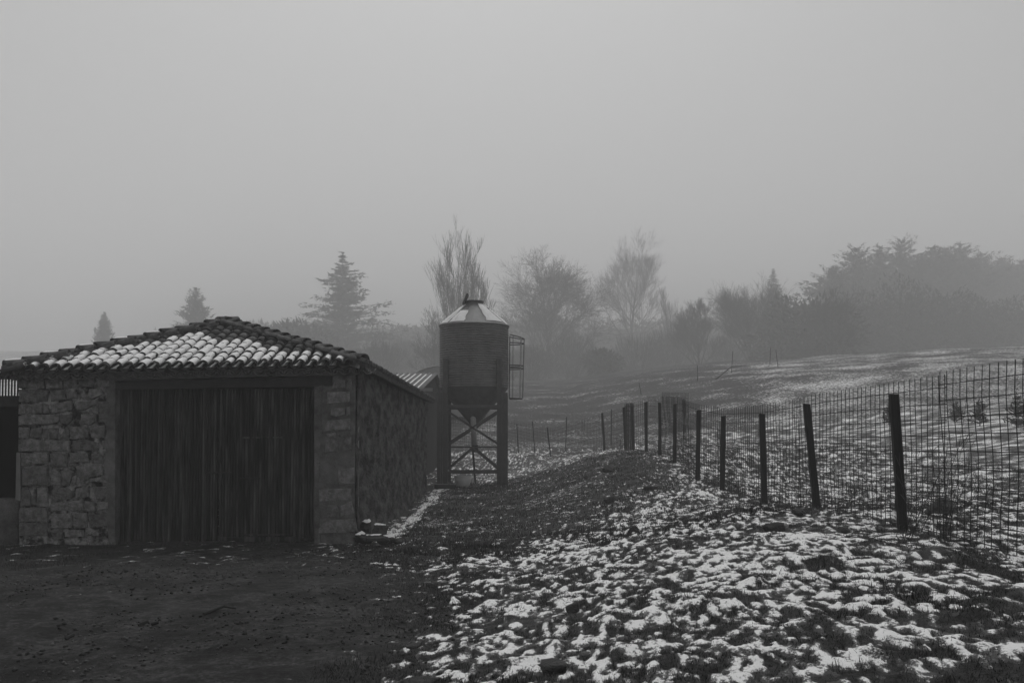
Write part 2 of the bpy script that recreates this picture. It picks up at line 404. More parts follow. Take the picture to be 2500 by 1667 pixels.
# grass blades standing in and beside the snow
def blades(n, x0, x1, y0, y1, h0, h1, w, seed):
    r = np.random.default_rng(seed)
    x = r.uniform(x0, x1, n); y = y0 + (y1 - y0) * r.random(n) ** 1.25
    t = snow_t(x, y); yd = rough_amp(x, y)
    ok = (yd < 0.25 + 0.5 * r.random(n)) & ((t < 0.003) | (r.random(n) < 0.10)) & (y < 15.4 + 99 * (x > -2.2))
    ok &= vnoise(x * 1.9, y * 1.9, 77) + 0.35 * r.random(n) > -0.10
    x, y, t = x[ok], y[ok], t[ok]; k = len(x)
    z = gz(x, y) + np.maximum(t, 0) * 0.5 - 0.004
    h = (h0 + (h1 - h0) * r.random(k) ** 2) * (0.7 + 1.2 * np.maximum(0, vnoise(x * 2.2, y * 2.2, 5) + 0.3))
    a = r.uniform(0, 2 * np.pi, k); lean = r.uniform(0.2, 1.1, k)
    b = np.stack([x, y, z], -1); s = np.stack([np.cos(a), np.sin(a), 0 * a], -1) * (w * r.uniform(.6, 1.3, k))[:, None]
    d = a + r.normal(1.57, 0.5, k); top = b + np.stack([np.cos(d) * lean * h, np.sin(d) * lean * h, h], -1)
    return np.stack([b - s, b + s, top], 1).reshape(-1, 3)
gv = np.concatenate([blades(420000, -2.2, 7.5, 4.6, 15.5, .010, .045, .003, 1), blades(160000, -2.6, 11, 13, 32, .02, .08, .006, 2),
                     blades(46000, -8.5, -2.0, 11.8, 15.45, .02, .08, .004, 3)])
grass_o = mk('grass', gv, np.arange(len(gv)).reshape(-1, 3), M['grass'], recenter=False)
tag(grass_o, 'short dark winter grass poking through the patchy snow', 'grass', kind='stuff')

# grit and small stones on the yard
r = np.random.default_rng(5); n = 26000
px_, py_ = r.uniform(-8.5, 0.6, n), 4.4 + 11.1 * r.random(n) ** 1.2; ok = (rough_amp(px_, py_) > 0.35 * r.random(n)) & (fbm(px_ * .7, py_ * .7, 71, 3) > -.12); px_, py_ = px_[ok], py_[ok]; n = len(px_)
s_ = 0.004 + 0.020 * r.random(n) ** 5; oc = np.array([(1, 0, 0), (0, 1, 0), (-1, 0, 0), (0, -1, 0), (0, 0, .8), (0, 0, -.5)], float)
ov = oc[None] * s_[:, None, None] * r.uniform(.6, 1.5, (n, 6, 1)); a_ = r.uniform(0, 6.28, n); ca_, sa_ = np.cos(a_)[:, None], np.sin(a_)[:, None]
ov = np.stack([ov[..., 0] * ca_ - ov[..., 1] * sa_, ov[..., 0] * sa_ + ov[..., 1] * ca_, ov[..., 2]], -1) + np.stack([px_, py_, gz(px_, py_) + s_ * .3], -1)[:, None]
of = np.array([(0, 1, 4), (1, 2, 4), (2, 3, 4), (3, 0, 4), (1, 0, 5), (2, 1, 5), (3, 2, 5), (0, 3, 5)])[None] + (np.arange(n) * 6)[:, None, None]
grit = mk('gravel', ov.reshape(-1, 3), of.reshape(-1, 3), gmat('yard_grit', 0.008, 0.10, 0.9, 9, 0.9, contrast=(.4, .62)), recenter=False)
tag(grit, 'grit and small stones strewn over the bare yard', 'gravel', kind='stuff')

# ------------------------------------------------------------------ haze
hz = MB().box((-470, -75, -6), (470, 715, 78)).build('haze', None)
hm = bpy.data.materials.new('winter_fog'); hm.use_nodes = True
for n in list(hm.node_tree.nodes): hm.node_tree.nodes.remove(n)
ho = hm.node_tree.nodes.new('ShaderNodeOutputMaterial'); hp = hm.node_tree.nodes.new('ShaderNodeVolumePrincipled')
hp.inputs['Color'].default_value = (0.95, 0.95, 0.95, 1); hp.inputs['Density'].default_value = HAZE; hp.inputs['Anisotropy'].default_value = 0.0
hm.node_tree.links.new(hp.outputs['Volume'], ho.inputs['Volume']); hz.data.materials.append(hm)
tag(hz, 'grey winter fog over the whole hillside', 'fog', kind='stuff')

# ------------------------------------------------------------------ stone barn
FY = 15.6                                                  # plane of the front wall
barn = empty('stone_barn', (-5.0, 22.0, 0.0), 'low stone barn with hipped tile roof half covered in snow and a wide boarded door', 'barn')

def FP(x, y, dy=0.0):
    p = P(x, y, FY); return (p.x, FY + dy, p.z)

def slab(poly, y0, y1):
    """front-facing polygon in photo pixels -> prism between depths FY+y0 (front) and FY+y1"""
    n = len(poly); V = [FP(x, y, y0) for x, y in poly] + [FP(x, y, y1) for x, y in poly]
    F = [list(range(n))[::-1], list(range(n, 2 * n))] + [[i, (i + 1) % n, n + (i + 1) % n, n + i] for i in range(n)]
    return V, F

XL, XR = FP(46, 1000)[0], FP(868, 1000)[0]
# front wall: two piers and the strip above the lintel, of rubble set in lime mortar
def rough_panel(poly_px, y0, nx, ny, amp, seed, back):
    (xa, ya), (xb, yb) = poly_px; a = FP(xa, yb); b = FP(xb, ya)
    u = np.linspace(a[0], b[0], nx); w = np.linspace(a[2], b[2], ny); U, W = np.meshgrid(u, w)
    D = FY + y0 + amp * fbm(U * 7, W * 7, seed, 4)
    V = np.stack([U, D, W], -1).reshape(-1, 3); n = nx * ny
    F = grid_faces(ny, nx).tolist()
    back_v = [(a[0], FY + back, a[2]), (b[0], FY + back, a[2]), (b[0], FY + back, b[2]), (a[0], FY + back, b[2])]
    V = np.vstack([V, back_v]); bot = list(range(nx)); top = list(range(n - nx, n)); lef = list(range(0, n, nx)); rig = list(range(nx - 1, n, nx))
    F += [bot[::-1] + [n, n + 1], top + [n + 2, n + 3], lef + [n + 3, n], rig[::-1] + [n + 1, n + 2], [n, n + 3, n + 2, n + 1]]
    return V, F
V, F = rough_panel(((46, 893), (282, 1345)), 0.0, 50, 96, 0.03, 301, 0.42); pier_l = mk('front_wall', V, F, M['mortar'], barn, smooth=True)
tag(pier_l, 'rubble pier of squared granite blocks with ragged pale mortar')
V, F = rough_panel(((772, 886), (868, 1345)), 0.0, 22, 96, 0.022, 305, 0.42); pier_r = mk('front_wall', V, F, M['render'], barn, smooth=True)
tag(pier_r, 'narrow pier mostly smeared over with cement render')
mk('front_wall', *slab([(282, 893), (772, 886), (772, 906), (282, 906)], 0.03, 0.4), M['render'], barn)

A_ST = lambda q: [(30 + x * .1595, 870 + y * .1595) for x, y in q]
B_ST = lambda q: [(x * .1531, 1100 + y * .1531) for x, y in q]
C_ST = lambda q: [(760 + x * .153, 880 + y * .153) for x, y in q]
D_ST = lambda q: [(760 + x * .153, 1100 + y * .153) for x, y in q]
ST_A = [
 [(105,290),(240,285),(245,480),(105,490)], [(258,290),(505,285),(500,490),(242,485)], [(525,300),(778,300),(772,495),(525,500)],
 [(795,290),(1000,290),(985,480),(850,490),(795,470)], [(1022,290),(1270,290),(1240,470),(1022,455)], [(1290,290),(1500,290),(1500,460),(1260,475)],
 [(105,505),(250,500),(560,520),(540,690),(250,705),(105,700)], [(590,515),(790,510),(830,660),(600,690)], [(850,520),(990,540),(1010,640),(840,655)],
 [(1185,500),(1370,490),(1390,590),(1230,660),(1160,620)],
 [(105,730),(210,745),(215,880),(105,890)], [(240,735),(480,720),(470,870),(245,880)], [(492,722),(560,730),(570,870),(482,875)],
 [(660,720),(900,670),(935,700),(920,820),(670,870),(640,850)], [(980,690),(1150,690),(1320,660),(1300,720),(1130,820),(1040,835),(975,800)],
 [(1205,800),(1320,740),(1320,880),(1205,860)],
 [(105,910),(460,888),(730,893),(730,1000),(560,1045),(105,1050)], [(750,890),(940,890),(930,980),(850,1050),(742,1020)],
 [(1060,880),(1290,890),(1290,1000),(1200,1060),(1060,1030)], [(1340,690),(1480,680),(1470,1020),(1340,1010)],
 [(105,1080),(270,1085),(265,1245),(105,1250)], [(300,1095),(470,1090),(460,1245),(288,1250)], [(482,1095),(560,1110),(560,1255),(478,1250)],
 [(570,1085),(720,1095),(700,1260),(575,1265)], [(790,1140),(868,1130),(868,1260),(730,1262)], [(882,1080),(1160,1060),(1165,1230),(970,1268),(887,1258)],
 [(1190,1120),(1260,1070),(1420,1050),(1430,1250),(1220,1240)],
 [(105,1268),(560,1278),(900,1288),(880,1440),(500,1455),(105,1450)], [(930,1290),(1110,1268),(1340,1320),(1340,1440),(930,1445)],
 [(1380,1290),(1480,1270),(1470,1400),(1400,1420)], [(960,740),(930,690),(965,680),(968,760)]]
ST_B = [
 [(345,32),(770,42),(780,200),(580,215),(345,250)], [(805,45),(1090,45),(1085,258),(832,255)], [(1120,32),(1400,40),(1430,180),(1130,196)],
 [(1462,40),(1630,50),(1650,198),(1472,198)], [(1110,215),(1235,205),(1230,250),(1110,255)],
 [(365,270),(770,225),(775,545),(362,555)], [(825,320),(950,330),(1000,450),(980,550),(822,548)], [(985,320),(1100,305),(1185,335),(1150,420),(1120,555),(1010,555)],
 [(1215,250),(1300,215),(1640,220),(1660,380),(1440,420),(1400,478),(1280,475)], [(1450,440),(1740,400),(1730,510),(1440,490)],
 [(1150,440),(1210,390),(1235,440),(1200,560),(1145,540)],
 [(355,590),(450,585),(500,700),(495,870),(330,888)], [(510,720),(580,690),(580,870),(510,870)], [(602,590),(765,580),(788,890),(592,893)],
 [(822,640),(880,580),(1090,590),(1188,660),(1150,768),(900,798)], [(1222,600),(1420,560),(1430,720),(1350,752),(1212,758)],
 [(1490,580),(1720,560),(1720,768),(1542,776)],
 [(315,912),(770,907),(775,1130),(315,1130)], [(315,1142),(775,1140),(775,1352),(315,1352)], [(802,850),(1040,862),(1030,950),(812,968)],
 [(1062,832),(1180,792),(1340,790),(1340,950),(1150,968),(1062,920)], [(1362,800),(1510,812),(1530,968),(1362,968)], [(1560,812),(1740,810),(1740,930),(1560,958)],
 [(832,1000),(1150,992),(1160,1228),(822,1236)], [(1182,982),(1400,992),(1410,1228),(1182,1228)], [(1422,1012),(1560,1012),(1740,1002),(1740,1200),(1432,1228)],
 [(805,1270),(1010,1260),(1020,1400),(865,1420)], [(1042,1280),(1160,1257),(1340,1262),(1343,1370),(1042,1370)], [(1370,1267),(1580,1262),(1580,1350),(1370,1350)]]
ST_C = [[(345,370),(405,292),(540,312),(548,440),(325,458)], [(325,765),(538,745),(538,858),(400,895),(302,868)], [(232,1165),(395,1152),(388,1228),(275,1218)],
 [(232,1272),(340,1246),(448,1312),(428,1448),(222,1468)], [(502,1322),(560,1222),(640,1212),(640,1418),(492,1438)], [(422,1162),(468,1152),(488,1208),(422,1220)],
 [(255,505),(620,495),(612,660),(250,688)], [(262,955),(620,925),(620,1098),(205,1128)], [(570,250),(655,240),(640,470),(565,450)], [(565,740),(625,740),(622,880),(560,890)]]
ST_D = [[(262,872),(400,852),(448,962),(438,1068),(242,1066)], [(470,880),(640,800),(690,990),(470,1050)], [(120,620),(640,600),(640,780),(120,810)], [(430,310),(690,260),(690,520),(440,540)],
 [(110,1110),(700,1080),(740,1290),(110,1320)]]
def stone(poly, parent, proud, mat, seed):
    r = random.Random(seed)
    pts = []
    for i, p in enumerate(poly):                            # split the edges and let them wander
        q = poly[(i + 1) % len(poly)]; L_ = math.hypot(q[0] - p[0], q[1] - p[1]); k = max(1, int(L_ / 14))
        for j in range(k):
            t = j / k; w = 0.6 if j else 0.25
            pts.append((p[0] + (q[0] - p[0]) * t + r.uniform(-w, w), p[1] + (q[1] - p[1]) * t + r.uniform(-w, w)))
    cx = sum(p[0] for p in pts) / len(pts); cy = sum(p[1] for p in pts) / len(pts); n = len(pts)
    def ring(ins, d, jit):
        out = []
        for x, y in pts:
            L_ = math.hypot(x - cx, y - cy) + 1e-6; k = max(0.1, 1 - ins / L_)
            out.append(FP(cx + (x - cx) * k, cy + (y - cy) * k, -d + r.uniform(-jit, jit)))
        return out
    V = ring(-0.4, -0.05, 0) + ring(0.2, proud * 0.65, 0.004) + ring(2.2, proud, 0.006) + [FP(cx, cy, -proud - 0.006)]
    F = []
    for a in (0, n):
        F += [[a + i, a + (i + 1) % n, a + n + (i + 1) % n, a + n + i] for i in range(n)]
    F += [[2 * n + i, 2 * n + (i + 1) % n, 3 * n] for i in range(n)]
    F = [f[::-1] for f in F]
    return mk('stone', V, F, mat, parent)
k = 0
for lst, fn, par, pr in ((ST_A, A_ST, pier_l, .034), (ST_B, B_ST, pier_l, .034), (ST_C, C_ST, pier_r, .026), (ST_D, D_ST, pier_r, .024)):
    for q in lst:
        k += 1; stone(fn(q), par, pr * random.uniform(.7, 1.25), M['stone' if par is pier_l else 'stone_flush'], k)
# pale dressed edge beside the dark opening
qn = mk('corner_strip', *slab([(43.5, 1104), (53, 1104), (53, 1222), (41, 1219)], -0.045, 0.3), M['lintel'], barn)
# smooth cement margins round the door
mk('door_surround', *slab([(262, 930), (283, 930), (282, 1335), (268, 1335), (256, 1180), (262, 1050)], -0.028, 0.3), M['render'], barn)
mk('door_surround', *slab([(768, 945), (790, 940), (786, 1040), (778, 1140), (782, 1335), (768, 1335)], -0.018, 0.3), M['render'], barn)
mk('lintel', *slab([(262, 905), (815, 893), (815, 916), (262, 929)], -0.03, 0.38), M['lintel'], barn)
mk('door_rail', *slab([(272, 931), (812, 918), (812, 941), (772, 943), (272, 951)], -0.012, 0.1), M['iron'], barn)

# boarded door: two leaves of narrow tongued planks
def door_leaf(xa, xb, n, lab):
    leaf = mk('door_leaf', *slab([(xa, 950), (xb, 946), (xb, 1326), (xa, 1326)], 0.16, 0.2), M['plank'], barn); tag(leaf, lab)
    a, b = FP(xa, 1326), FP(xb, 948); w = (b[0] - a[0]) / n; h = b[2] - a[2] - 0.005
    g = 0.0035; base = None
    V = [(g, .022, 0), (w - g, .022, 0), (w - g - .008, 0, 0), (g + .008, 0, 0)]; V = V + [(x, y, h) for x, y, z in V]
    me = bpy.data.meshes.new('plank'); me.from_pydata(V, [], [(0, 1, 5, 4), (1, 2, 6, 5), (2, 3, 7, 6), (3, 0, 4, 7), (4, 5, 6, 7), (3, 2, 1, 0)]); me.materials.append(M['plank'])
    for i in range(n):
        o = bpy.data.objects.new('plank', me); link(o, leaf, (a[0] + i * w, FY + .136 + random.uniform(-.003, .003), a[2] + random.uniform(0, .012)))
    return leaf
l1 = door_leaf(283, 522.5, 34, 'wider leaf of the dark boarded door'); l2 = door_leaf(526.5, 769, 34, 'door leaf with faded boards near its foot')
for (xa, ya, xb, yb), nm, mt in (((504, 1152, 560, 1157), 'slide_bolt', 'iron'), ((580, 1166, 632, 1170), 'door_handle', 'iron'), ((588, 1066, 692, 1070), 'crossbar', 'plank'),
                                 ((590, 1305, 702, 1309), 'crossbar', 'plank'), ((526, 1312, 735, 1324), 'bottom_rail', 'plank'), ((730, 1316, 768, 1322), 'bottom_rail', 'plank')):
    mk(nm, *slab([(xa, ya), (xb, ya - .5), (xb, yb - .5), (xa, yb)], 0.105 if nm != 'bottom_rail' else .118, 0.15), M[mt], l2)

# side wall: thick roughcast, streaked and uneven
Yb = 28.9; zt = 2.74
u = np.linspace(FY + .012, Yb, 230); w = np.linspace(-0.35, zt, 70); U, W = np.meshgrid(u, w)
bulge = 0.05 * fbm(U * 0.7, W * 0.7, 90, 3) + 0.030 * fbm(U * 1.2, W * 3.0, 91, 4) + 0.022 * fbm(U * 3.5, W * 9, 92, 3)
corner = np.exp(-((U - FY) / 0.35) ** 2)
SXw = XR + .022 * corner + bulge * (1 - .5 * corner) + 0.06 * np.maximum(0, 0.7 - W)
V = np.stack([SXw, U, W], -1).reshape(-1, 3); n = len(V); F = grid_faces(70, 230)[:, ::-1].tolist()
b4 = [(XR - .45, FY + .43, -.35), (XR - .45, Yb, -.35), (XR - .45, Yb, zt), (XR - .45, FY + .43, zt)]; V = np.vstack([V, b4])
F += [list(range(0, n, 230)) + [n + 3, n], list(range(229, n, 230))[::-1] + [n + 1, n + 2], list(range(n - 230, n)) + [n + 2, n + 3], [n, n + 1, n + 2, n + 3]]
sw = mk('side_wall', V, F, M['roughcast'], barn); tag(sw, 'long roughcast side wall, dark and streaked')
MB().box((XL + .02, FY + .43, -.3), (XL + .42, Yb, zt)).build('side_wall', M['roughcast'], barn)
MB().box((XL + .42, Yb - .4, -.3), (XR - .45, Yb - .002, zt)).build('back_wall', M['roughcast'], barn)

# roof ---------------------------------------------------------------
RL, RR = P(20, 910, 15.40), P(884, 895, 15.40)
RA = P(552, 799, 18.0); RB = Vector((RA.x, Yb - 2.5, RA.z)); BL, BR = Vector((RL.x, Yb + .2, RL.z)), Vector((RR.x, Yb + .2, RR.z))
kL, kR, kBL, kBR = RL.lerp(RA, .06), RR.lerp(RA, .06), BL.lerp(RB, .06), BR.lerp(RB, .06); dz_ = Vector((0, 0, .06))
roof = mk('roof', [kL, kR, RA, RB, kBL, kBR, kL - dz_, kR - dz_, kBL - dz_, kBR - dz_],
          [[0, 1, 2], [1, 5, 3, 2], [0, 2, 3, 4], [4, 3, 5], [6, 8, 9, 7], [0, 6, 7, 1], [1, 7, 9, 5], [5, 9, 8, 4], [4, 8, 6, 0]], M['darkwood'], barn)
def tile_mesh(length=.36, r0=.092, r1=.076, th=.013, k=7, arc=82):
    V = []; F = []
    for z, r in ((0, r0), (length, r1)):
        for rr in (r, r - th):
            for j in range(k + 1):
                a = math.radians(-arc + 2 * arc * j / k); V.append((rr * math.sin(a), z, rr * math.cos(a) - r0 * 0.25))
    n = k + 1
    for j in range(k):
        F += [(j, j + 1, 2 * n + j + 1, 2 * n + j), (n + j + 1, n + j, 3 * n + j, 3 * n + j + 1), (j + 1, j, n + j, n + j + 1), (2 * n + j, 2 * n + j + 1, 3 * n + j + 1, 3 * n + j)]
    F += [(0, 2 * n, 3 * n, n), (k, n + k, 3 * n + k, 2 * n + k)]
    return np.array(V), np.array(F)
TV, TF = tile_mesh(k=6)
tile_me = mesh_np('roof_tile', TV, TF, smooth=False); tile_me.materials.append(M['tile'])
def frame(o, side, up):
    """matrix whose Y runs up the slope, X across, Z out of the roof"""
    y = Vector(up).normalized(); x = Vector(side); x = (x - y * x.dot(y)).normalized(); z = x.cross(y)
    return Matrix(((x.x, y.x, z.x, o[0]), (x.y, y.y, z.y, o[1]), (x.z, y.z, z.z, o[2]), (0, 0, 0, 1)))
def place_tile(name, mat4, parent):
    o = bpy.data.objects.new(name, tile_me); C.objects.link(o); o.parent = parent
    o.matrix_local = Matrix.Translation(-WL[parent.name]) @ mat4; return o
def bake(mats, flip=False):
    Vs = []; Fs = []
    base = TV.copy()
    if flip: base[:, 2] *= -1
    ff = TF[:, ::-1] if flip else TF
    for i, m in enumerate(mats):
        R = np.array(m.to_3x3()); Vs.append(base @ R.T + np.array(m.translation)); Fs.append(ff + i * len(TV))
    return np.concatenate(Vs), np.concatenate(Fs)

side = (RR - RL).normalized(); foot = RL + side * (RA - RL).dot(side); up = (RA - foot); slope_len = up.length; up.normalize(); nrm = side.cross(up)
if nrm.z < 0: nrm = -nrm
wid = (RR - RL).length; af = (RA - RL).dot(side) / wid
ncol = 29; pitch = wid / ncol; expo = 0.272
def inside(s, t, m=0.0):                                    # s along eave in m, t up the slope in m
    if t < -0.2: return False
    return af * wid * t / slope_len - m < s < wid - (1 - af) * wid * t / slope_len + m
snow_st = [(0.03, -.3), (0.035, .03), (.42, .62), (.51, .60), (.57, .50), (.65, .38), (.75, .25), (.85, .14), (.94, .05), (.955, -.3)]   # share of the eave, share of the slope
def in_poly(x, y, poly):
    c = False; j = len(poly) - 1
    for i in range(len(poly)):
        (xi, yi), (xj, yj) = poly[i], poly[j]
        if (yi > y) != (yj > y) and x < (xj - xi) * (y - yi) / (yj - yi) + xi: c = not c
        j = i
    return c
pan_m = []; snow_V = []; snow_F = []; ns = 0; snowy = []
def snow_cap(m4, a0, a1, l0, l1, th, seed, r0=.092, r1=.076):
    """thin cap of snow over a tile, thinning out to its ragged rim"""
    global ns
    r = random.Random(seed); na, nl = 8, 5; b = []
    for i in range(nl):
        for j in range(na):
            u_, v_ = j / (na - 1), i / (nl - 1); rim = min(1, 4.0 * min(u_, 1 - u_)) * min(1, 3.2 * min(v_ + .12, 1 - v_ + .25))
            a = math.radians(a0 + (a1 - a0) * u_ + r.uniform(-5, 5)); y = l0 + (l1 - l0) * v_ + r.uniform(-.008, .008)
            rr = r0 + (r1 - r0) * y / .36 + 0.001 + th * max(0, rim) ** .6 * r.uniform(.75, 1.15) - (0.004 if rim < .3 else 0)
            b.append(m4 @ Vector((rr * math.sin(a), y, rr * math.cos(a) - .023)))
    snow_V.extend(b)
    for i in range(nl - 1):
        for j in range(na - 1): snow_F.append((ns + i * na + j, ns + i * na + j + 1, ns + (i + 1) * na + j + 1, ns + (i + 1) * na + j))
    ns += na * nl
nrow = int(slope_len / expo) + 1
for c in range(ncol + 1):
    for rw in range(nrow):
        t = rw * expo - 0.05; s = c * pitch
        if inside(s, t + .2, .05) and rw * expo < slope_len - .1:
            o = RL + side * (s + random.uniform(-.008, .008)) + up * (t + random.uniform(-.012, .012)) + nrm * (.072 + random.uniform(0, .006))
            tl = up + nrm * (-0.035) + side * random.uniform(-.03, .03)
            m4 = frame(o, side, tl); place_tile('roof_tile', m4, roof)
            if in_poly(s / wid + random.uniform(-.02, .02), (t + .12) / slope_len + random.uniform(-.05, .05), snow_st) and random.random() < .985:
                last = rw == 0
                snow_cap(m4, random.uniform(-66, -28) + (25 if last else 0), random.uniform(48, 82), random.uniform(.004, .06), .30, random.uniform(.012, .032), c * 100 + rw)
        s2 = s + pitch / 2
        if inside(s2, t + .2, .05) and rw * expo < slope_len - .1 and c < ncol:
            o = RL + side * s2 + up * (t + (.075 if rw == 0 else .01)) + nrm * .040
            m4 = frame(o, side, up + nrm * (-0.035)); pan_m.append(m4)
            if in_poly(s2 / wid, (t + .12) / slope_len, snow_st) and (rw == 0 or random.random() < .85):          # snow filling the channel between two covers
                l0, l1 = .03, .30; wv = .05; z0 = -.022
                q = [(-wv, l0, z0), (0, l0 - .012, z0 + .006), (wv, l0, z0), (-wv, l1, z0 + .012), (0, l1, z0 + .014), (wv, l1, z0 + .012)]
                snow_V.extend([m4 @ Vector(p) for p in q]); snow_F.extend([(ns, ns + 1, ns + 4, ns + 3), (ns + 1, ns + 2, ns + 5, ns + 4)]); ns += 6
Vp, Fp = bake(pan_m, True)
tag(mk('channel_tiles', Vp, Fp, M['tile'], roof), kind='stuff')
# tile course bedded under the front eave
und = []
for c in range(ncol + 1):
    o = RL + side * (c * pitch + pitch / 2) + Vector((0, .04, -.055)); und.append(frame(o, side, Vector((0, 1, .12))))
Vu, Fu = bake(und, True); Vu2, Fu2 = bake([frame(RL + side * (c * pitch) + Vector((0, .06, -.075)), side, Vector((0, 1, .12))) for c in range(ncol + 1)], False)
tag(mk('eave_course', np.vstack([Vu, Vu2]), np.vstack([Fu, Fu2 + len(Vu)]), M['tile'], roof), kind='stuff')
# the two long slopes
for E0, E1, T0, sgn in ((RR, BR, RA, 1), (BL, RL, RB, 1)):
    sd = (E1 - E0).normalized(); tp = T0 - E0; upv = tp - sd * tp.dot(sd); ln = upv.length; upv.normalize(); nv = sd.cross(upv)
    if nv.z < 0: nv = -nv
    L_ = (E1 - E0).length; nc = int(L_ / .19); cov_m = []; pn_m = []
    for c in range(nc + 1):
        for rw in range(int(ln / expo) + 1):
            s, t = c * .19, rw * expo - .05
            lim = t / ln * 2.65
            if s + .1 < lim or s - .1 > L_ - lim or t > ln - .15: continue
            jit = random.uniform(-.012, .012)
            cov_m.append(frame(E0 + sd * (s + jit) + upv * (t + random.uniform(-.02, .012)) + nv * (.072 + random.uniform(0, .01)), sd, upv - nv * .035))
            pn_m.append(frame(E0 + sd * (s + .095) + upv * (t + .01) + nv * .045, sd, upv - nv * .035))
    if E0 is RR:                                            # dabs of pale mortar that stop the mouths of the eave tiles
        pb = MB()
        for c in range(nc + 1):
            q = E0 + sd * (c * .19) + upv * (-.045 + random.uniform(0, .02)) + nv * .085; rr_ = random.uniform(.03, .05)
            pb.add([q + sd * rr_ * math.cos(a) + nv * rr_ * math.sin(a) for a in (0, .8, 1.57, 2.34, 3.14)] + [q + upv * .08 + sd * rr_ * math.cos(a) + nv * rr_ * math.sin(a) for a in (0, .8, 1.57, 2.34, 3.14)], [[0, 1, 2, 3, 4], [0, 5, 6, 1], [1, 6, 7, 2], [2, 7, 8, 3], [3, 8, 9, 4]])
        tag(pb.build('mortar_dabs', M['wall'], roof), kind='stuff')
    Vc, Fc = bake(cov_m); Vd, Fd = bake(pn_m, True)
    tag(mk('side_tiles', np.vstack([Vc, Vd]), np.vstack([Fc, Fd + len(Vc)]), M['tile'], roof), kind='stuff')
# hip and ridge tiles on a bed of mortar
for E0, T0 in ((RL, RA), (RR, RA), (RA, RB)):
    d = T0 - E0; ln = d.length; d.normalize(); n = int(ln / .285)
    sd = d.cross(Vector((0, 0, 1))).normalized(); nv = sd.cross(d)
    if nv.z < 0: nv = -nv
    MB().bar(E0 + nv * .03 + d * .05, T0 + nv * .03, .10, .13, up=nv).build('ridge_bed', M['mortar'], roof)
    for i in range(n + 1):
        o = E0 + d * (i * ln / n * .985 - .03) + nv * (.125 + random.uniform(0, .014))
        m4 = frame(o, sd if sd.cross(d).dot(nv) > 0 else -sd, d - nv * .085 + sd * random.uniform(-.05, .05)) @ Matrix.Diagonal((1.18, 1.0, 1.12, 1))
        place_tile('ridge_tile', m4, roof)
        if E0 is RL and i < 9: snow_cap(m4, -75, -20 if i % 2 else 20, .03, .26, .012, 9000 + i)
mk('roof_snow', [tuple(v) for v in snow_V], np.array(snow_F), M['snow'], roof, smooth=True)['kind'] = 'stuff'

# ------------------------------------------------------------------ open lean-to beside the barn
lt = empty('open_shed', (-9.0, 18.0, 0), 'dark open shed with slatted top rail joined to the stone barn', 'shed')
lx0, lx1 = -9.4, XL - .006
def Zf(y): return FP(20, y)[2]
MB().box((lx0, FY + .03, -.3), (lx1, FY + .4, Zf(1217))).build('low_wall', M['render'], lt, True)
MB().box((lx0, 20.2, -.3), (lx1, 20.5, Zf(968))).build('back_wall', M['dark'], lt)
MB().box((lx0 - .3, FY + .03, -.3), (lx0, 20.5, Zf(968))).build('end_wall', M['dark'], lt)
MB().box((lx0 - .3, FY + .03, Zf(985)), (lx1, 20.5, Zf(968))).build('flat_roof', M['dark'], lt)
MB().box((lx0 - .3, FY - .02, Zf(993)), (lx1, FY + .028, Zf(966))).build('beam', M['darkwood'], lt)
MB().box((lx0 - .3, FY - .01, Zf(925)), (lx1, FY + .1, Zf(910))).build('top_rail', M['darkwood'], lt)
sb = MB(); sb.box((lx0 - .3, FY - .02, Zf(909.5)), (lx1, FY + .12, Zf(905))); sb.build('rail_snow', M['snow'], lt)
x = lx1 - .02
while x > lx0 - .2:
    MB().box((x - .026, FY + .03, Zf(966) + .002), (x, FY + .038, Zf(925) - .002)).build('slat', M['darkwood'], lt); x -= .0475

# ------------------------------------------------------------------ feed silo
SYY = 31.2; sp_ = P(1157, 1080, SYY); SXC = sp_.x; PM = FPX / SYY
def sz(y): return P(1157, y, SYY).z
gs = gh(SXC, SYY) - .05
silo = empty('feed_silo', (SXC, SYY, gs), 'corrugated steel feed silo on tall legs beside the barn end', 'silo')
zb, ztp = sz(946), sz(797); R0 = 1.075; nr = 27; prof = [(R0 - .03, zb - .02)]
for i in range(nr * 6 + 1):
    prof.append((R0 + .018 * math.cos(2 * math.pi * i / 6), zb + (ztp - zb) * i / (nr * 6)))
MB().lathe((SXC, SYY, 0), prof, 64).build('cylinder', M['galv'], silo, True)
zl = sz(743)
cone = MB().lathe((SXC, SYY, 0), [(R0 + .035, ztp - .02), (R0 + .035, ztp + .01), (.27, zl), (.27, zl + .06)], 40).build('cone_roof', M['galv'], silo)
for i in range(16):                                          # standing seams of the cone
    a = 2 * math.pi * i / 16; MB().bar((SXC + 1.09 * math.cos(a), SYY + 1.09 * math.sin(a), ztp + .022), (SXC + .28 * math.cos(a), SYY + .28 * math.sin(a), zl + .006), .018, .010, up=(0, 0, 1)).build('seam', M['galv'], cone)
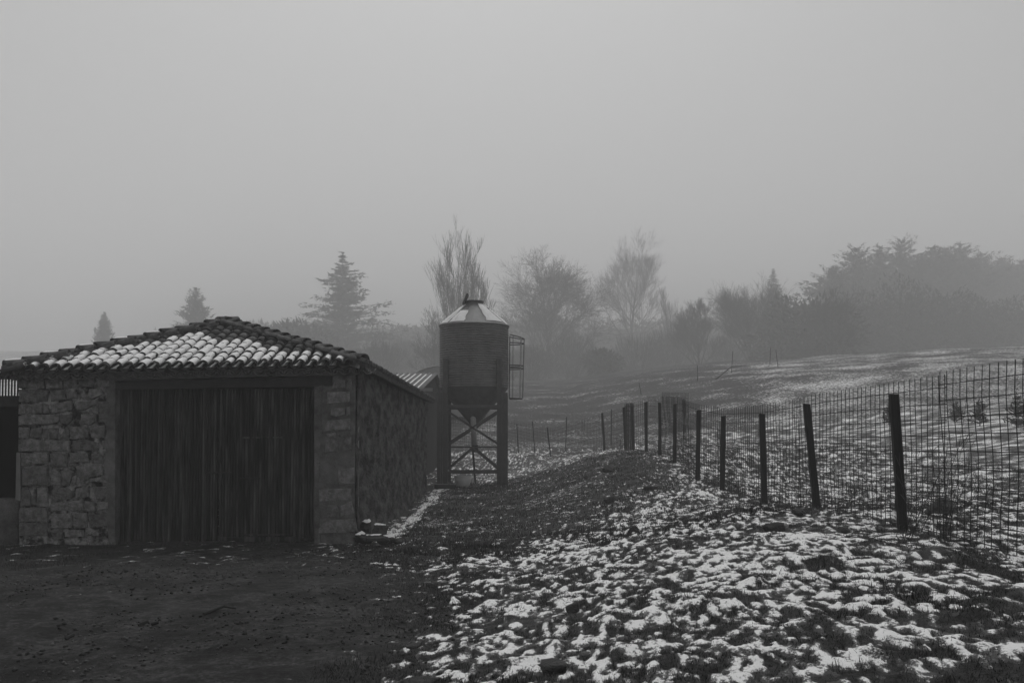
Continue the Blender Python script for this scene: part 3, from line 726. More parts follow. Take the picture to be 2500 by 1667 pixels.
for a0, a1, t0, t1 in ((-176, -137, .04, .96), (-134, -105, .05, .62), (-66, -27, .10, .97), (-22, 30, .02, 1.0), (35, 150, .02, 1.0)):
    v = MB(); n = 14; m = 5
    for j in range(m + 1):
        t = t0 + (t1 - t0) * j / m
        for i in range(n + 1):
            a = math.radians(a0 + (a1 - a0) * i / n + (random.uniform(-2, 2) if 0 < j < m else 0)); e = min(1, 5 * min(i / n, 1 - i / n)) * min(1, 4 * min(j / m + .05, 1 - j / m + .05))
            r = (R0 + .035) + (.28 - R0 - .035) * t; z = ztp + .012 + (zl - ztp - .01) * t + .004 + .03 * e
            v.v.append((SXC + r * math.cos(a), SYY + r * math.sin(a), z))
    for j in range(m):
        for i in range(n): v.f.append([j * (n + 1) + i, j * (n + 1) + i + 1, (j + 1) * (n + 1) + i + 1, (j + 1) * (n + 1) + i])
    v.build('snow_patch', M['snow'], cone, True)
MB().lathe((SXC, SYY, 0), [(.30, zl + .04), (.31, zl + .075), (.30, zl + .10), (0.01, zl + .105)], 20).build('filler_collar', M['steel'], silo, False)
lidc = Vector((SXC - .30, SYY - .05, zl + .07)); d_ = Vector((.34, 0, .80)).normalized()
MB().bar(lidc - d_ * .10, lidc + d_ * .26, .05, .46, up=(0, 1, 0)).build('lid', M['steel'], silo)
MB().bar(P(1181, 751, SYY - .15), P(1193, 757, SYY - .15), .10, .1).build('roof_vent', M['iron'], silo)
hop = MB().lathe((SXC, SYY, 0), [(R0 - .02, zb), (R0 - .02, zb - .05), (.14, sz(1034)), (.14, sz(1045))], 40).build('hopper', M['steel'], silo, True)
MB().tube([(SXC - .02, SYY - .25, sz(1008)), (SXC, SYY - .22, sz(1050)), (SXC + .02, SYY - .2, sz(1088))], .088, 16).build('outlet_pipe', M['pipe'], silo, True)
MB().box((SXC - .06, SYY - .33, sz(1104)), (SXC + .14, SYY - .10, sz(1086))).build('auger_boot', M['iron'], silo)
MB().tube([(SXC - .02, SYY - .2, sz(1104)), (SXC + .06, SYY - .2, gs + .08)], .035, 10).build('auger_stand', M['iron'], silo)
ltop = sz(880)
LEG = [(-.84, -.84), (.81, -.84), (-.84, .84), (.81, .84)]
for dx, dy in LEG:
    x, y = SXC + dx, SYY + dy; g_ = gh(x, y) - .06
    m = MB(); s_ = 1 if dx > 0 else -1
    m.box((x - .075, y - .02 if dy > 0 else y - .006, g_), (x + .075, y + .006 if dy < 0 else y + .02, ltop))      # web and two flanges of a channel
    m.box((x - .075, y + .0065 if dy < 0 else y - .09, g_), (x - .063, y + .09 if dy < 0 else y - .0205, ltop)).box((x + .063, y + .0065 if dy < 0 else y - .09, g_), (x + .075, y + .09 if dy < 0 else y - .0205, ltop))
    m.build('leg', M['steel'], silo)
    xo = x + s_ * .165; m = MB().box((xo - .085, y - .06, g_), (xo + .085, y + .06, sz(962))).box((xo - .03, y - .10, g_), (xo + .03, y - .061, sz(962) - .03)); m.build('stanchion', M['steel'], silo)
    MB().box((xo - .2, y - .18, g_ - .05), (xo + .12, y + .18, g_ + .075)).build('foot_plate', M['steel'], silo)
# ring beams and crossed braces on the four sides
cor = [Vector((SXC - .84, SYY - .84, 0)), Vector((SXC + .81, SYY - .84, 0)), Vector((SXC + .81, SYY + .84, 0)), Vector((SXC - .84, SYY + .84, 0))]
for i in range(4):
    a, b = cor[i], cor[(i + 1) % 4]; off = (0, -.03, 0) if i == 0 else (0, 0, 0)
    for zz, th in ((sz(994), .09), (sz(1091), .04), (sz(1151), .07)):
        MB().bar(a + Vector((0, off[1], zz)), b + Vector((0, off[1], zz)), .045, th, up=(0, 0, 1)).build('ring_beam', M['steel'], silo)
    for za, zb2 in ((sz(1003), sz(1086)), (sz(1086), sz(1003))):
        MB().bar(a + Vector((0, off[1] * 1.8, za)), b + Vector((0, off[1] * 1.8, zb2)), .055, .012, up=(0, 1, 0) if i % 2 == 0 else (1, 0, 0)).build('brace', M['steel'], silo)
    m_ = (a + b) / 2
    MB().bar(m_ + Vector((0, .02, sz(1092))), a + Vector((0, .02, sz(1146))), .05, .014, up=(0, 1, 0) if i % 2 == 0 else (1, 0, 0)).build('brace', M['steel'], silo)
    MB().bar(m_ + Vector((0, .02, sz(1092))), b + Vector((0, .02, sz(1146))), .05, .014, up=(0, 1, 0) if i % 2 == 0 else (1, 0, 0)).build('brace', M['steel'], silo)
# caged ladder on the side away from the barn
lad = MB(); lx = SXC + R0 + .03; z0, z1 = sz(973), sz(822)
ladder = MB().bar((lx, SYY - .2, z0), (lx + .02, SYY - .2, z1), .03, .05).bar((lx, SYY + .2, z0), (lx + .02, SYY + .2, z1), .03, .05).build('ladder', M['steel'], silo)
zz = z0 + .1
while zz < z1: MB().tube([(lx + .01, SYY - .2, zz), (lx + .01, SYY + .2, zz)], .014, 6).build('rung', M['steel'], ladder); zz += .27
def hoop_pts(z, k=14, dz=0): return [(lx + .02 + (.40 + .05 * (z - z0) / (z1 - z0)) * math.sin(math.pi * i / k), SYY - .36 * math.cos(math.pi * i / k), z + dz * math.sin(math.pi * i / k)) for i in range(k + 1)]
cage = MB().tube(hoop_pts(z1 + .03, dz=-.10), .018, 6).build('ladder_cage', M['steel'], silo, True)
for z_ in (z1 - .22, sz(900), sz(893), z0): MB().tube(hoop_pts(z_), .018, 6).build('hoop', M['steel'], cage, True)
for q, mt, w in ((1, 'galv', .022), (4, 'pipe', .05), (7, 'galv', .03), (10, 'steel', .03), (13, 'galv', .022)):
    a = hoop_pts(z0)[q]; b = hoop_pts(z1 + .03, dz=-.10)[q]; MB().bar(a, b, w, .012).build('cage_bar', M[mt], cage)

# tub and trough on the ground under the silo
def on_ground(x, y): return gh(x, y)
tb = P(1130, 1196, 29.3); tz = gh(tb.x, tb.y) - .01
tub = empty('plastic_tub', (tb.x, tb.y, tz), 'pale round plastic tub standing under the feed silo', 'tub')
MB().lathe((tb.x, tb.y, tz), [(0.01, 0), (.15, .0), (.20, .06), (.235, .18), (.245, .34), (.23, .34), (.22, .2), (.18, .07), (0.01, .05)], 28).build('shell', M['plastic'], tub, True)
MB().lathe((tb.x, tb.y, tz + .325), [(.243, 0), (.262, .006), (.262, .024), (.24, .026)], 28).build('rolled_rim', M['plastic'], tub, True)
tp = P(1088, 1197, 29.0); tz = gh(tp.x, tp.y) - .02
tro = empty('feed_trough', (tp.x, tp.y, tz), 'low metal trough lying between the barn wall and the pale tub', 'trough')
MB().box((tp.x - .32, tp.y - .16, tz + .03), (tp.x + .30, tp.y + .16, tz + .045)).box((tp.x - .32, tp.y - .16, tz + .046), (tp.x + .30, tp.y - .148, tz + .15)).box((tp.x - .32, tp.y + .148, tz + .046), (tp.x + .30, tp.y + .16, tz + .15)).build('pan', M['iron'], tro)
MB().tube([(tp.x - .33, tp.y - .165, tz + .165), (tp.x + .31, tp.y - .165, tz + .155)], .014, 8).build('rim', M['galv'], tro)
MB().bar((tp.x - .335, tp.y, tz), (tp.x - .335, tp.y, tz + .17), .022, .32, up=(0, 1, 0)).build('end_plate', M['galv'], tro)

# ------------------------------------------------------------------ shed with corrugated roof behind the barn
a_, b_ = P(1068, 911, 38.0), P(1008, 960, 30.2)
shed = empty('metal_shed', (-6, 34, .4), 'low shed with snow-dusted corrugated roof between barn and silo', 'shed')
x1, x0 = a_.x, -10.5; ny = 2; nx = int((x1 - x0) / .026)
Vs = []; 
for t in (0, .5, 1):
    for i in range(nx + 1):
        xx = x0 + (x1 - x0) * i / nx; Vs.append((xx, 30.0 + 8.0 * t, b_.z + (a_.z - b_.z) * t + .035 * math.cos(xx * 2 * math.pi / .21)))
def sheet_material():
    m = gmat('snowy_corrugated_sheet', 0.14, 0.24, 3, 6, 0.9); nt = m.node_tree; N, L = nt.nodes, nt.links; b = N['Principled BSDF']
    old = b.inputs['Base Color'].links[0].from_socket; tc = N.new('ShaderNodeTexCoord'); mp = N.new('ShaderNodeMapping'); mp.inputs['Scale'].default_value = (4.76, .5, 1)
    L.new(tc.outputs['Object'], mp.inputs['Vector']); n = N.new('ShaderNodeTexNoise'); n.inputs['Scale'].default_value = 1.6; n.inputs['Detail'].default_value = 5; L.new(mp.outputs['Vector'], n.inputs['Vector'])
    r = N.new('ShaderNodeMapRange'); r.inputs['From Min'].default_value = .45; r.inputs['From Max'].default_value = .56; L.new(n.outputs['Fac'], r.inputs['Value'])
    x = N.new('ShaderNodeMix'); x.data_type = 'FLOAT'; L.new(r.outputs['Result'], x.inputs[0]); L.new(old, x.inputs[2]); x.inputs[3].default_value = .72; L.new(x.outputs[0], b.inputs['Base Color']); return m
sr = mk('roof', Vs, grid_faces(3, nx + 1), M['sheet'], shed, True)
sv = []; sf = []; xx = x0 + (.105 - (x0 / .21 % 1) * .21)                # strips of snow left in the valleys of the sheets
while xx < x1 - .05:
    ya = 30.0 + random.uniform(0, .8); ye = 38.0 - random.uniform(0, .5); hw_ = random.uniform(.035, .062); nseg = 12; b0 = len(sv)
    for i in range(nseg + 1):
        yy = ya + (ye - ya) * i / nseg; zz = b_.z + (a_.z - b_.z) * (yy - 30) / 8.0; ww = hw_ * random.uniform(.6, 1.15)
        sv += [(xx - ww, yy, zz - .026), (xx, yy, zz - .008), (xx + ww, yy, zz - .026)]
    for i in range(nseg): sf += [(b0 + i * 3, b0 + i * 3 + 1, b0 + i * 3 + 4, b0 + i * 3 + 3), (b0 + i * 3 + 1, b0 + i * 3 + 2, b0 + i * 3 + 5, b0 + i * 3 + 4)]
    xx += .21
mk('roof_snow', sv, np.array(sf), M['snow'], sr, True)['kind'] = 'stuff'
mk('roof', [(x0, 38.02, a_.z - .03), (x1, 38.02, a_.z - .03), (x1, 45.5, b_.z), (x0, 45.5, b_.z)], [[0, 1, 2, 3]], M['sheet'], shed)
mk('gable_wall', [(x1 - .12, 30.3, -.2), (x1 - .12, 45.2, -.2), (x1 - .12, 45.2, b_.z - .08), (x1 - .12, 38, a_.z - .10), (x1 - .12, 30.3, b_.z - .08),
                  (x1 - .3, 30.3, -.2), (x1 - .3, 45.2, -.2), (x1 - .3, 45.2, b_.z - .08), (x1 - .3, 38, a_.z - .10), (x1 - .3, 30.3, b_.z - .08)],
   [[0, 1, 2, 3, 4], [9, 8, 7, 6, 5], [0, 4, 9, 5], [4, 3, 8, 9], [3, 2, 7, 8], [2, 1, 6, 7]], M['dark'], shed)
MB().box((x0, 30.3, -.2), (x1 - .3, 30.5, b_.z - .06)).build('front_wall', M['sheet'], shed)
MB().bar(P(1028, 951, 31.0), P(1056, 951, 31.0), .1, .05, up=(0, 1, 0)).build('fascia', M['wall'], shed)

# polytunnel behind the shed
pc = P(1082, 900, 62.0); pz = gh(pc.x, 62) - .1; rt = pc.z - pz
pt = empty('polytunnel', (pc.x, 64, pz), 'arched polytunnel showing just above the corrugated shed roof', 'polytunnel')
m = MB(); k = 20
for y in (60, 64, 68):
    for i in range(k + 1):
        a = math.pi * i / k; m.v.append((pc.x - 2.7 * math.cos(a), y, pz + rt * math.sin(a) ** .8))
for j in range(2):
    for i in range(k): m.f.append([j * (k + 1) + i, j * (k + 1) + i + 1, (j + 1) * (k + 1) + i + 1, (j + 1) * (k + 1) + i])
m.f.append(list(range(k + 1))); m.build('film_cover', M['film'], pt, False)
MB().tube([(pc.x - 2.73 * math.cos(math.pi * i / k), 59.97, pz + (rt + .03) * math.sin(math.pi * i / k) ** .8) for i in range(k + 1)], .05, 6).build('hoop', M['pipe'], pt, True)

# ------------------------------------------------------------------ wire fence
fence = empty('wire_fence', (4.2, 20, gh(4.2, 20)), 'dark posts carrying tall welded wire mesh along the snowy pasture', 'fence')
ptop = []; pbot = []
for i, (xt, yt, xb, yb, Y) in enumerate(POSTS):
    b = P(xb, yb, Y); t = P(xt, yt, Y); b.z = min(gh(b.x, b.y), b.z) - .12
    w = .094 * (1 if i < 8 else .95)
    if i == 11: w = .055
    pm = MB(); ax = (t - b); L_ = ax.length; prm = random.Random(700 + i)
    rings = []                                               # rough-sawn square post: edges wander a little, arrises worn, top cut askew
    for kk in range(8):
        c_ = b + ax * (kk / 7); hw = w / 2 * prm.uniform(.93, 1.04) * (1.04 - .05 * kk / 7); sk = (prm.uniform(-.012, .012) if kk == 7 else 0)
        for sx, sy in ((-.72, -1), (.72, -1), (1, -.72), (1, .72), (.72, 1), (-.72, 1), (-1, .72), (-1, -.72)):
            pm.v.append((c_.x + sx * hw + prm.uniform(-.0025, .0025), c_.y + sy * hw * .92 + prm.uniform(-.0025, .0025), c_.z + sk * sx))
    for kk in range(7):
        for j in range(8): pm.f.append([kk * 8 + j, kk * 8 + (j + 1) % 8, (kk + 1) * 8 + (j + 1) % 8, (kk + 1) * 8 + j])
    pm.f.append([56 + j for j in range(8)])
    o = pm.build('post', M['post'], fence)
    ptop.append(t); pbot.append(b)
def wire_panel(pts, name_label=None, height=1.63, dv=.15, r=.005, off=(.06, 0), wob=.012, seed=0):
    """pts: list of ground points along the panel; welded grid of wires as one mesh"""
    rr = random.Random(seed); m = MB(); cum = [0]
    for a, b in zip(pts, pts[1:]): cum.append(cum[-1] + math.hypot(b[0] - a[0], b[1] - a[1]))
    L_ = cum[-1]
    def at(s):
        x = np.interp(s, cum, [p[0] for p in pts]) + off[0]; y = np.interp(s, cum, [p[1] for p in pts]) + off[1]; z = np.interp(s, cum, [p[2] for p in pts]); return x, y, z
    def bow(s, h): return wob * 3 * float(vnoise(np.array([s * .8]), np.array([h * 1.4]), seed + 5)[0])
    s = 0.02
    while s < L_:
        j = rr.uniform(-.012, .012); n = 6; q = []
        for i in range(n + 1):
            h = height * i / n; x, y, z = at(min(L_, max(0, s + j + rr.uniform(-.006, .006)))); q.append((x + bow(s, h), y + bow(s + 9, h) * .5, z + .0 + h))
        m.tube(q, r, 3, False); s += dv
    nh = 10
    for hgt in [(.04 + i * (height - .17) / (nh - 1)) for i in range(nh)]:
        n = max(4, int(L_ / .3)); q = []
        for i in range(n + 1):
            x, y, z = at(L_ * i / n); q.append((x + bow(L_ * i / n, hgt) + r * 1.5, y + bow(L_ * i / n + 9, hgt) * .5, z + hgt + .02 * float(vnoise(np.array([i * .45]), np.array([hgt * 3]), seed + 8)[0])))
        m.tube(q, r, 3, False)
    return m.build('mesh_panel', M['wire'], fence)
GR = [Vector((4.22, 7.4, gh(4.22, 7.4)))] + [Vector((pbot[i].x, pbot[i].y, _fz[i] + .02)) for i in range(12)] + [Vector((-.6, 46.5, gh(-.6, 46.5))), Vector((-4.5, 50, gh(-4.5, 50)))]
def lerp(a, b, t): return a + (b - a) * t
e1 = lerp(GR[0], GR[1], .75)
wire_panel([GR[0], lerp(GR[0], GR[1], .4), e1], height=1.66, seed=1, wob=.02)
wire_panel([lerp(GR[0], GR[1], .71), GR[1], GR[2], lerp(GR[2], GR[3], .45)], seed=2)
wire_panel([lerp(GR[2], GR[3], .38), GR[3], GR[4], lerp(GR[4], GR[5], .3)], seed=3)
wire_panel([lerp(GR[4], GR[5], .2), GR[5], lerp(GR[5], GR[6], .7)], seed=4)
wire_panel([lerp(GR[5], GR[6], .6), GR[6], GR[7], GR[8]], height=1.66, seed=5)
wire_panel([lerp(GR[5], GR[6], .9) + Vector((.25, 0, .0)), GR[7] + Vector((.05, .3, .02))], height=1.78, seed=15, dv=.14, wob=.004)
wire_panel([GR[8], GR[9], GR[10]], seed=6, off=(0, .06))
wire_panel([GR[10], GR[11], lerp(GR[11], GR[12], .4)], seed=7, off=(0, .06), height=1.5, r=.005)
wire_panel([lerp(GR[11], GR[12], .35), GR[12], GR[13]], seed=8, off=(0, .06), height=1.45, r=.005)
wire_panel([GR[13], GR[14]], seed=9, off=(0, .06), height=1.45, r=.005)
# roll of spare mesh wedged between the two corner posts
rc = (pbot[8] + pbot[9]) / 2; rz = gh(rc.x, rc.y); m = MB()
for i in range(30):
    a = i * .62; r_ = .07 + .0035 * i; m.tube([(rc.x + r_ * math.cos(a), rc.y + r_ * math.sin(a), rz), (rc.x + r_ * math.cos(a), rc.y + r_ * math.sin(a), rz + 1.5 + .05 * math.sin(a * 3))], .006, 4)
roll = empty('mesh_roll', (rc.x, rc.y, rz), 'upright roll of spare wire mesh at the bend of the fence', 'wire roll')
m.build('upright_wire', M['wire'], roll)
m = MB()
for j in range(10): m.tube([(rc.x + (.07 + .0035 * i / 1.5) * math.cos(i * .41), rc.y + (.07 + .0035 * i / 1.5) * math.sin(i * .41), rz + .05 + j * .155) for i in range(46)], .006, 4, False)
m.build('coil_wire', M['wire'], roll)
# second, thinner fence behind the bend
th = empty('stake_fence', (1.2, 45, gh(1.2, 45)), 'row of thin stakes standing beyond the bend of the mesh fence', 'fence')
for xt, yt, xb, yb, Y in ((1300, 1029, 1307, 1116, 44.0), (1383, 1018, 1381, 1102, 45.0), (1493, 999, 1492, 1065, 47.0), (1262, 1035, 1266, 1110, 45.0)):
    b = P(xb, yb, Y); b.z = min(b.z, gh(b.x, Y)) - .1; MB().bar(b, P(xt, yt, Y), .045, .045).build('stake', M['post'], th)
# loop of wire hung on the nearest post, twine at the panel overlap
p0 = P(2166, 1013, 10.8)
m = MB().tube([(p0.x + .035 * math.cos(a / 9 * 2 * math.pi) - .01, 10.8, p0.z + .06 * math.sin(a / 9 * 2 * math.pi)) for a in range(11)] + [tuple(P(2173, 975, 10.84))], .004, 5)
tag(m.build('wire_loop', M['wire'], None), 'small loop of wire hanging on the tallest fence post', 'wire loop')

# ------------------------------------------------------------------ trees
def prisms(A, B, ra, rb):
    """many three-sided tapered sticks at once"""
    A, B = np.asarray(A), np.asarray(B); d = B - A; L_ = np.linalg.norm(d, axis=1, keepdims=True) + 1e-9; d = d / L_
    ref = np.where(np.abs(d[:, 2:3]) > .9, np.array([[1., 0, 0]]), np.array([[0., 0, 1.]])); u = np.cross(d, ref); u /= np.linalg.norm(u, axis=1, keepdims=True); v = np.cross(d, u)
    ra = np.asarray(ra)[:, None]; rb = np.asarray(rb)[:, None]; V = []
    for P_, r in ((A, ra), (B, rb)):
        for k in range(3):
            w = 2 * math.pi * k / 3; V.append(P_ + (u * math.cos(w) + v * math.sin(w)) * r)
    V = np.stack(V, 1).reshape(-1, 3); i = np.arange(len(A))[:, None] * 6
    F = np.concatenate([np.concatenate([i + a, i + b, i + c, i + d_], 1) for a, b, c, d_ in ((0, 1, 4, 3), (1, 2, 5, 4), (2, 0, 3, 5))])
    return V, F

def bare_tree(name, label, X, Y, z, H, seed, spread=.5, trunk=.22, levels=5, up=.35, nb=4, clear=.25, rmin=.018, narrow=1.0, droop=0.0, group='bare trees', r0=None, limbs=1, reach=1.0):
    r = random.Random(seed); t = empty(name, (X, Y, z), label, 'tree', group)
    big = [[], [], [], []]; tw = [[], [], [], []]
    def put(a, b, ra, rb):
        s = big if ra > .07 else tw
        s[0].append(tuple(a)); s[1].append(tuple(b)); s[2].append(ra); s[3].append(rb)
    def rec(p, d, L_, rad, lv):
        n = 3 if lv > 0 else 2; q = p; dd = d.copy(); pts = []
        for i in range(n):
            dd = (dd + Vector((r.uniform(-1, 1), r.uniform(-1, 1), r.uniform(-1, 1))) * .16 + Vector((0, 0, up * .14 - droop * .2 * (lv < 2)))).normalized()
            q2 = q + dd * (L_ / n); f0, f1 = 1 - .5 * i / n, 1 - .5 * (i + 1) / n
            put(q, q2, max(rmin, rad * f0), max(rmin * .8, rad * f1)); pts.append((q2.copy(), dd.copy(), rad * f1)); q = q2
        if lv == 0: return
        for k in range(nb + (r.random() < .5)):
            pt, dr, rr = pts[min(n - 1, int(r.random() * n + (.5 if lv > 2 else 0)))]
            a = r.uniform(0, 2 * math.pi); s = Vector((math.cos(a), math.sin(a), 0)); s = (s - dr * s.dot(dr)).normalized()
            nd = (dr + s * spread * r.uniform(.6, 1.5)); nd.x *= narrow; nd.y *= narrow; nd = (nd + Vector((0, 0, up * .5))).normalized()
            rec(pt, nd, L_ * r.uniform(.56, .8), rr * r.uniform(.5, .72), lv - 1)
        rec(q, dd, L_ * .72, rad * .5, lv - 1)
    # trunk with limbs leaving it from 'clear' upwards
    p = Vector((X, Y, z - .3)); d = Vector((r.uniform(-.05, .05), r.uniform(-.05, .05), 1)).normalized(); n = 9; HT = H * .72; R = r0 or trunk
    for i in range(n):
        d = (d + Vector((r.uniform(-.06, .06), r.uniform(-.06, .06), .1))).normalized(); q = p + d * (HT / n + (.3 / n)); f0, f1 = (1 - .8 * i / n), (1 - .8 * (i + 1) / n)
        put(p, q, max(.075, R * f0), max(.07, R * f1)); fr = (i + 1) / n
        if fr >= clear:
            for k in range(limbs + (r.random() < .5)):
                a = r.uniform(0, 2 * math.pi); s = Vector((math.cos(a) * narrow, math.sin(a) * narrow, up * 1.2 + .15)).normalized()
                rec(p + (q - p) * r.random(), (s * (.65 + spread) + d * .55).normalized(), reach * H * (.30 - .13 * (fr - clear)) * r.uniform(.7, 1.1), R * f1 * .55, levels - 2)
        p = q
    rec(p, d, H * .2, R * .25, levels - 2)
    top = max(v[2] for v in tw[1]); k = H / (top - z)                       # bring the crown to the measured height
    for s in (big, tw):
        for j in (0, 1): s[j] = [(X + (a - X) * k, Y + (b - Y) * k, z - .3 + (c - z + .3) * k) for a, b, c in s[j]]
    V, F = prisms(*big); mk('trunk', V, F, M['bark'], t)
    V, F = prisms(*tw); mk('crown', V, F, M['twig'], t); return t

def fans(P0, D, size, r, flat=.35):
    """needle sprays: one slim triangle each, along direction D"""
    n = len(P0); a = r.normal(size=(n, 3)); a[:, 2] *= flat; a /= np.linalg.norm(a, axis=1, keepdims=True)
    s = size * r.uniform(.6, 1.4, n)[:, None]; tip = P0 + (D * .6 + a * .8) * s; w = np.cross(a, D); w /= (np.linalg.norm(w, axis=1, keepdims=True) + 1e-6); w[:, 2] *= .6
    V = np.stack([P0 - w * s * .3, P0 + w * s * .3, tip], 1).reshape(-1, 3); return V

def conifer(name, label, X, Y, z, H, base_r, seed, layers=26, per=9, spray=26, droop=.25, gap=.0, size=.5, power=.85, group='conifers on the hill', lowest=.06, irregular=.3, flat=.35):
    r = np.random.default_rng(seed); t = empty(name, (X, Y, z), label, 'tree', group)
    A = []; B = []; ra = []; rb = []; SV = []
    for i in range(12): A.append((X, Y, z - .3 + H * i / 12)); B.append((X, Y, z - .3 + H * (i + 1) / 12)); ra.append(.028 * H * (1 - i / 12.5) * .5 + .02); rb.append(.028 * H * (1 - (i + 1) / 12.5) * .5 + .015)
    for l in range(layers):
        f = lowest + (1 - lowest) * (l + r.random() * .8) / layers; L0 = base_r * max(.03, (1 - f)) ** power; w0 = r.uniform(0, 6.28)
        keep = 1
        for k in range(per):
            a = w0 + 2 * math.pi * k / per + r.normal(0, .2); L_ = L0 * r.uniform(1 - irregular, 1 + irregular) * (.35 if r.random() < gap else 1)
            n = spray; s = r.random(n) ** .7; p0 = np.array([X, Y, z + H * f])
            dv = np.array([math.cos(a), math.sin(a), 0.18 - droop + r.normal(0, .13)])
            Q = p0 + dv * (L_ * s)[:, None]; Q[:, 2] -= droop * .5 * L_ * s ** 2 - .12 * L_ * s ** 3 * .8; Q += r.normal(0, .06 * L_ + .05, Q.shape) * np.array([1, 1, .35])
            SV.append(fans(Q, np.tile(dv / np.linalg.norm(dv), (n, 1)), size * (.28 + .72 * min(1., (1 - f) * 3.2)), r, flat)); A.append(tuple(p0)); B.append(tuple(Q[s.argmax()])); ra.append(.03 + .01 * L_); rb.append(.015)
    SV.append(fans(np.array([X, Y, z + H * .97]) + r.normal(0, .08, (30, 3)) * np.array([.5, .5, 3.5]), np.tile([0, 0, 1.], (30, 1)), size * .5, r))
    V, F = prisms(A, B, ra, rb); mk('trunk', V, F, M['bark'], t)
    SV = np.concatenate(SV); mk('crown', SV, np.arange(len(SV)).reshape(-1, 3), M['needle'], t); return t

def shrub(name, label, X, Y, rx, rz, seed, n=2600, leafy=False, group='bushes at the foot of the hill', size=.3):
    r = np.random.default_rng(seed); z = gh(X, Y) - .1; t = empty(name, (X, Y, z), label, 'bush', group)
    k = 40; a = r.uniform(0, 6.28, k); A = np.tile([X, Y, z], (k, 1)) + np.stack([np.cos(a) * rx * .3 * r.random(k), np.sin(a) * rx * .3 * r.random(k), 0 * a], -1)
    B = A + np.stack([np.cos(a) * rx * r.uniform(.1, .75, k), np.sin(a) * rx * r.uniform(.1, .75, k), rz * r.uniform(.5, .95, k)], -1)
    V, F = prisms(A, B, np.full(k, .06), np.full(k, .025)); mk('stem', V, F, M['bark'], t)
    d = r.normal(size=(n, 3)); d /= np.linalg.norm(d, axis=1, keepdims=True); rad = r.random(n) ** .45
    lump = 1 + .35 * vnoise(d[:, 0] * 2.2 + seed, d[:, 2] * 2.2 + d[:, 1], seed) * 2
    Q = np.array([X, Y, z + rz * .52]) + d * (rad * lump)[:, None] * np.array([rx, rx, rz * .55]); Q[:, 2] = np.maximum(Q[:, 2], z + .05)
    if leafy:
        S = fans(Q, d, size, r, 1.0); mk('crown', S, np.arange(len(S)).reshape(-1, 3), M['leaf'], t)
    else:
        up_ = d * .6 + np.array([0, 0, .9]); V, F = prisms(Q, Q + up_ * r.uniform(.3, 1.1, n)[:, None] * rz * .16, np.full(n, .022), np.full(n, .014)); mk('crown', V, F, M['twig'], t)
    return t

def TP(x, y, Y):
    p = P(x, y, Y); return p.x, Y, p.z
def tree_at(fn, name, label, xp, ytop, Y, seed, **k):
    X = P(xp, 900, Y).x; z = gh(X, Y); H = P(xp, ytop, Y).z - z; return fn(name, label, X, Y, z, H, seed=seed, **k)

tree_at(bare_tree, 'bare_poplar', 'tall bare poplar rising straight behind the feed silo', 1118, 530, 168, 21, spread=.42, up=.66, narrow=.72, trunk=.26, levels=5, nb=3, clear=.10, rmin=.018, limbs=2, reach=1.0)
tree_at(bare_tree, 'bare_poplar', 'smaller bare tree leaning out just past the silo top', 1178, 625, 164, 22, spread=.42, up=.7, narrow=.7, trunk=.15, levels=5, nb=3, clear=.15, rmin=.017)
tree_at(bare_tree, 'bare_bushy_tree', 'low spreading bare tree beside the silo on the barn side', 1058, 742, 160, 23, spread=.7, up=.3, trunk=.15, levels=5, nb=3, clear=.1, rmin=.018)
tree_at(bare_tree, 'bare_weeping_tree', 'wide dense bare tree with hanging twigs next to the poplar', 1345, 592, 222, 24, spread=.7, up=.34, trunk=.46, levels=6, nb=3, clear=.10, rmin=.018, droop=.7, limbs=3, reach=1.12)
tree_at(bare_tree, 'bare_ash_tree', 'faint tall bare tree, highest and palest on the hill', 1540, 556, 305, 25, spread=.6, up=.44, trunk=.6, levels=6, nb=3, clear=.14, rmin=.016, narrow=1.0, limbs=2, reach=.95)
tree_at(bare_tree, 'bare_ash_tree', 'slim forked bare tree between the pale tall one and round crown', 1637, 690, 270, 26, spread=.4, up=.6, trunk=.25, levels=5, nb=2, clear=.2, rmin=.024, narrow=.8)
tree_at(bare_tree, 'bare_fruit_tree', 'squat bare tree with a forked leaning trunk', 1708, 722, 190, 127, spread=.62, up=.45, trunk=.3, levels=6, nb=3, clear=.2, rmin=.015, narrow=.95, limbs=2, reach=1.05)
tree_at(bare_tree, 'round_bare_tree', 'round-crowned bare tree on a clear straight trunk at the field edge', 1834, 672, 192, 28, spread=.85, up=.34, trunk=.62, levels=6, nb=3, clear=.28, rmin=.014, limbs=3, reach=1.35)
tree_at(conifer, 'cedar_tree', 'lone cedar with long ragged tiers above the barn roof', 835, 615, 262, 31, base_r=17.0, layers=44, per=5, spray=60, droop=.14, gap=.38, size=1.0, power=.95, irregular=.55, lowest=.10, flat=.5)
tree_at(conifer, 'cypress_tree', 'small slender dark conifer above the snowy end of the roof', 253, 765, 225, 32, base_r=3.3, layers=60, per=8, spray=14, droop=-.6, size=.5, power=.7, flat=.8)
tree_at(conifer, 'spruce_tree', 'ragged conifer peeping over the barn roof near its apex', 476, 702, 240, 33, base_r=6.6, layers=46, per=8, spray=22, droop=-.15, gap=.25, size=.8, power=.7, irregular=.5, flat=.8)
tree_at(conifer, 'spruce_tree', 'pale conifer spire just behind the round bare crown', 1890, 655, 325, 34, base_r=6.0, layers=46, per=8, spray=18, gap=.25, size=.8, power=.8, irregular=.5, flat=.8)
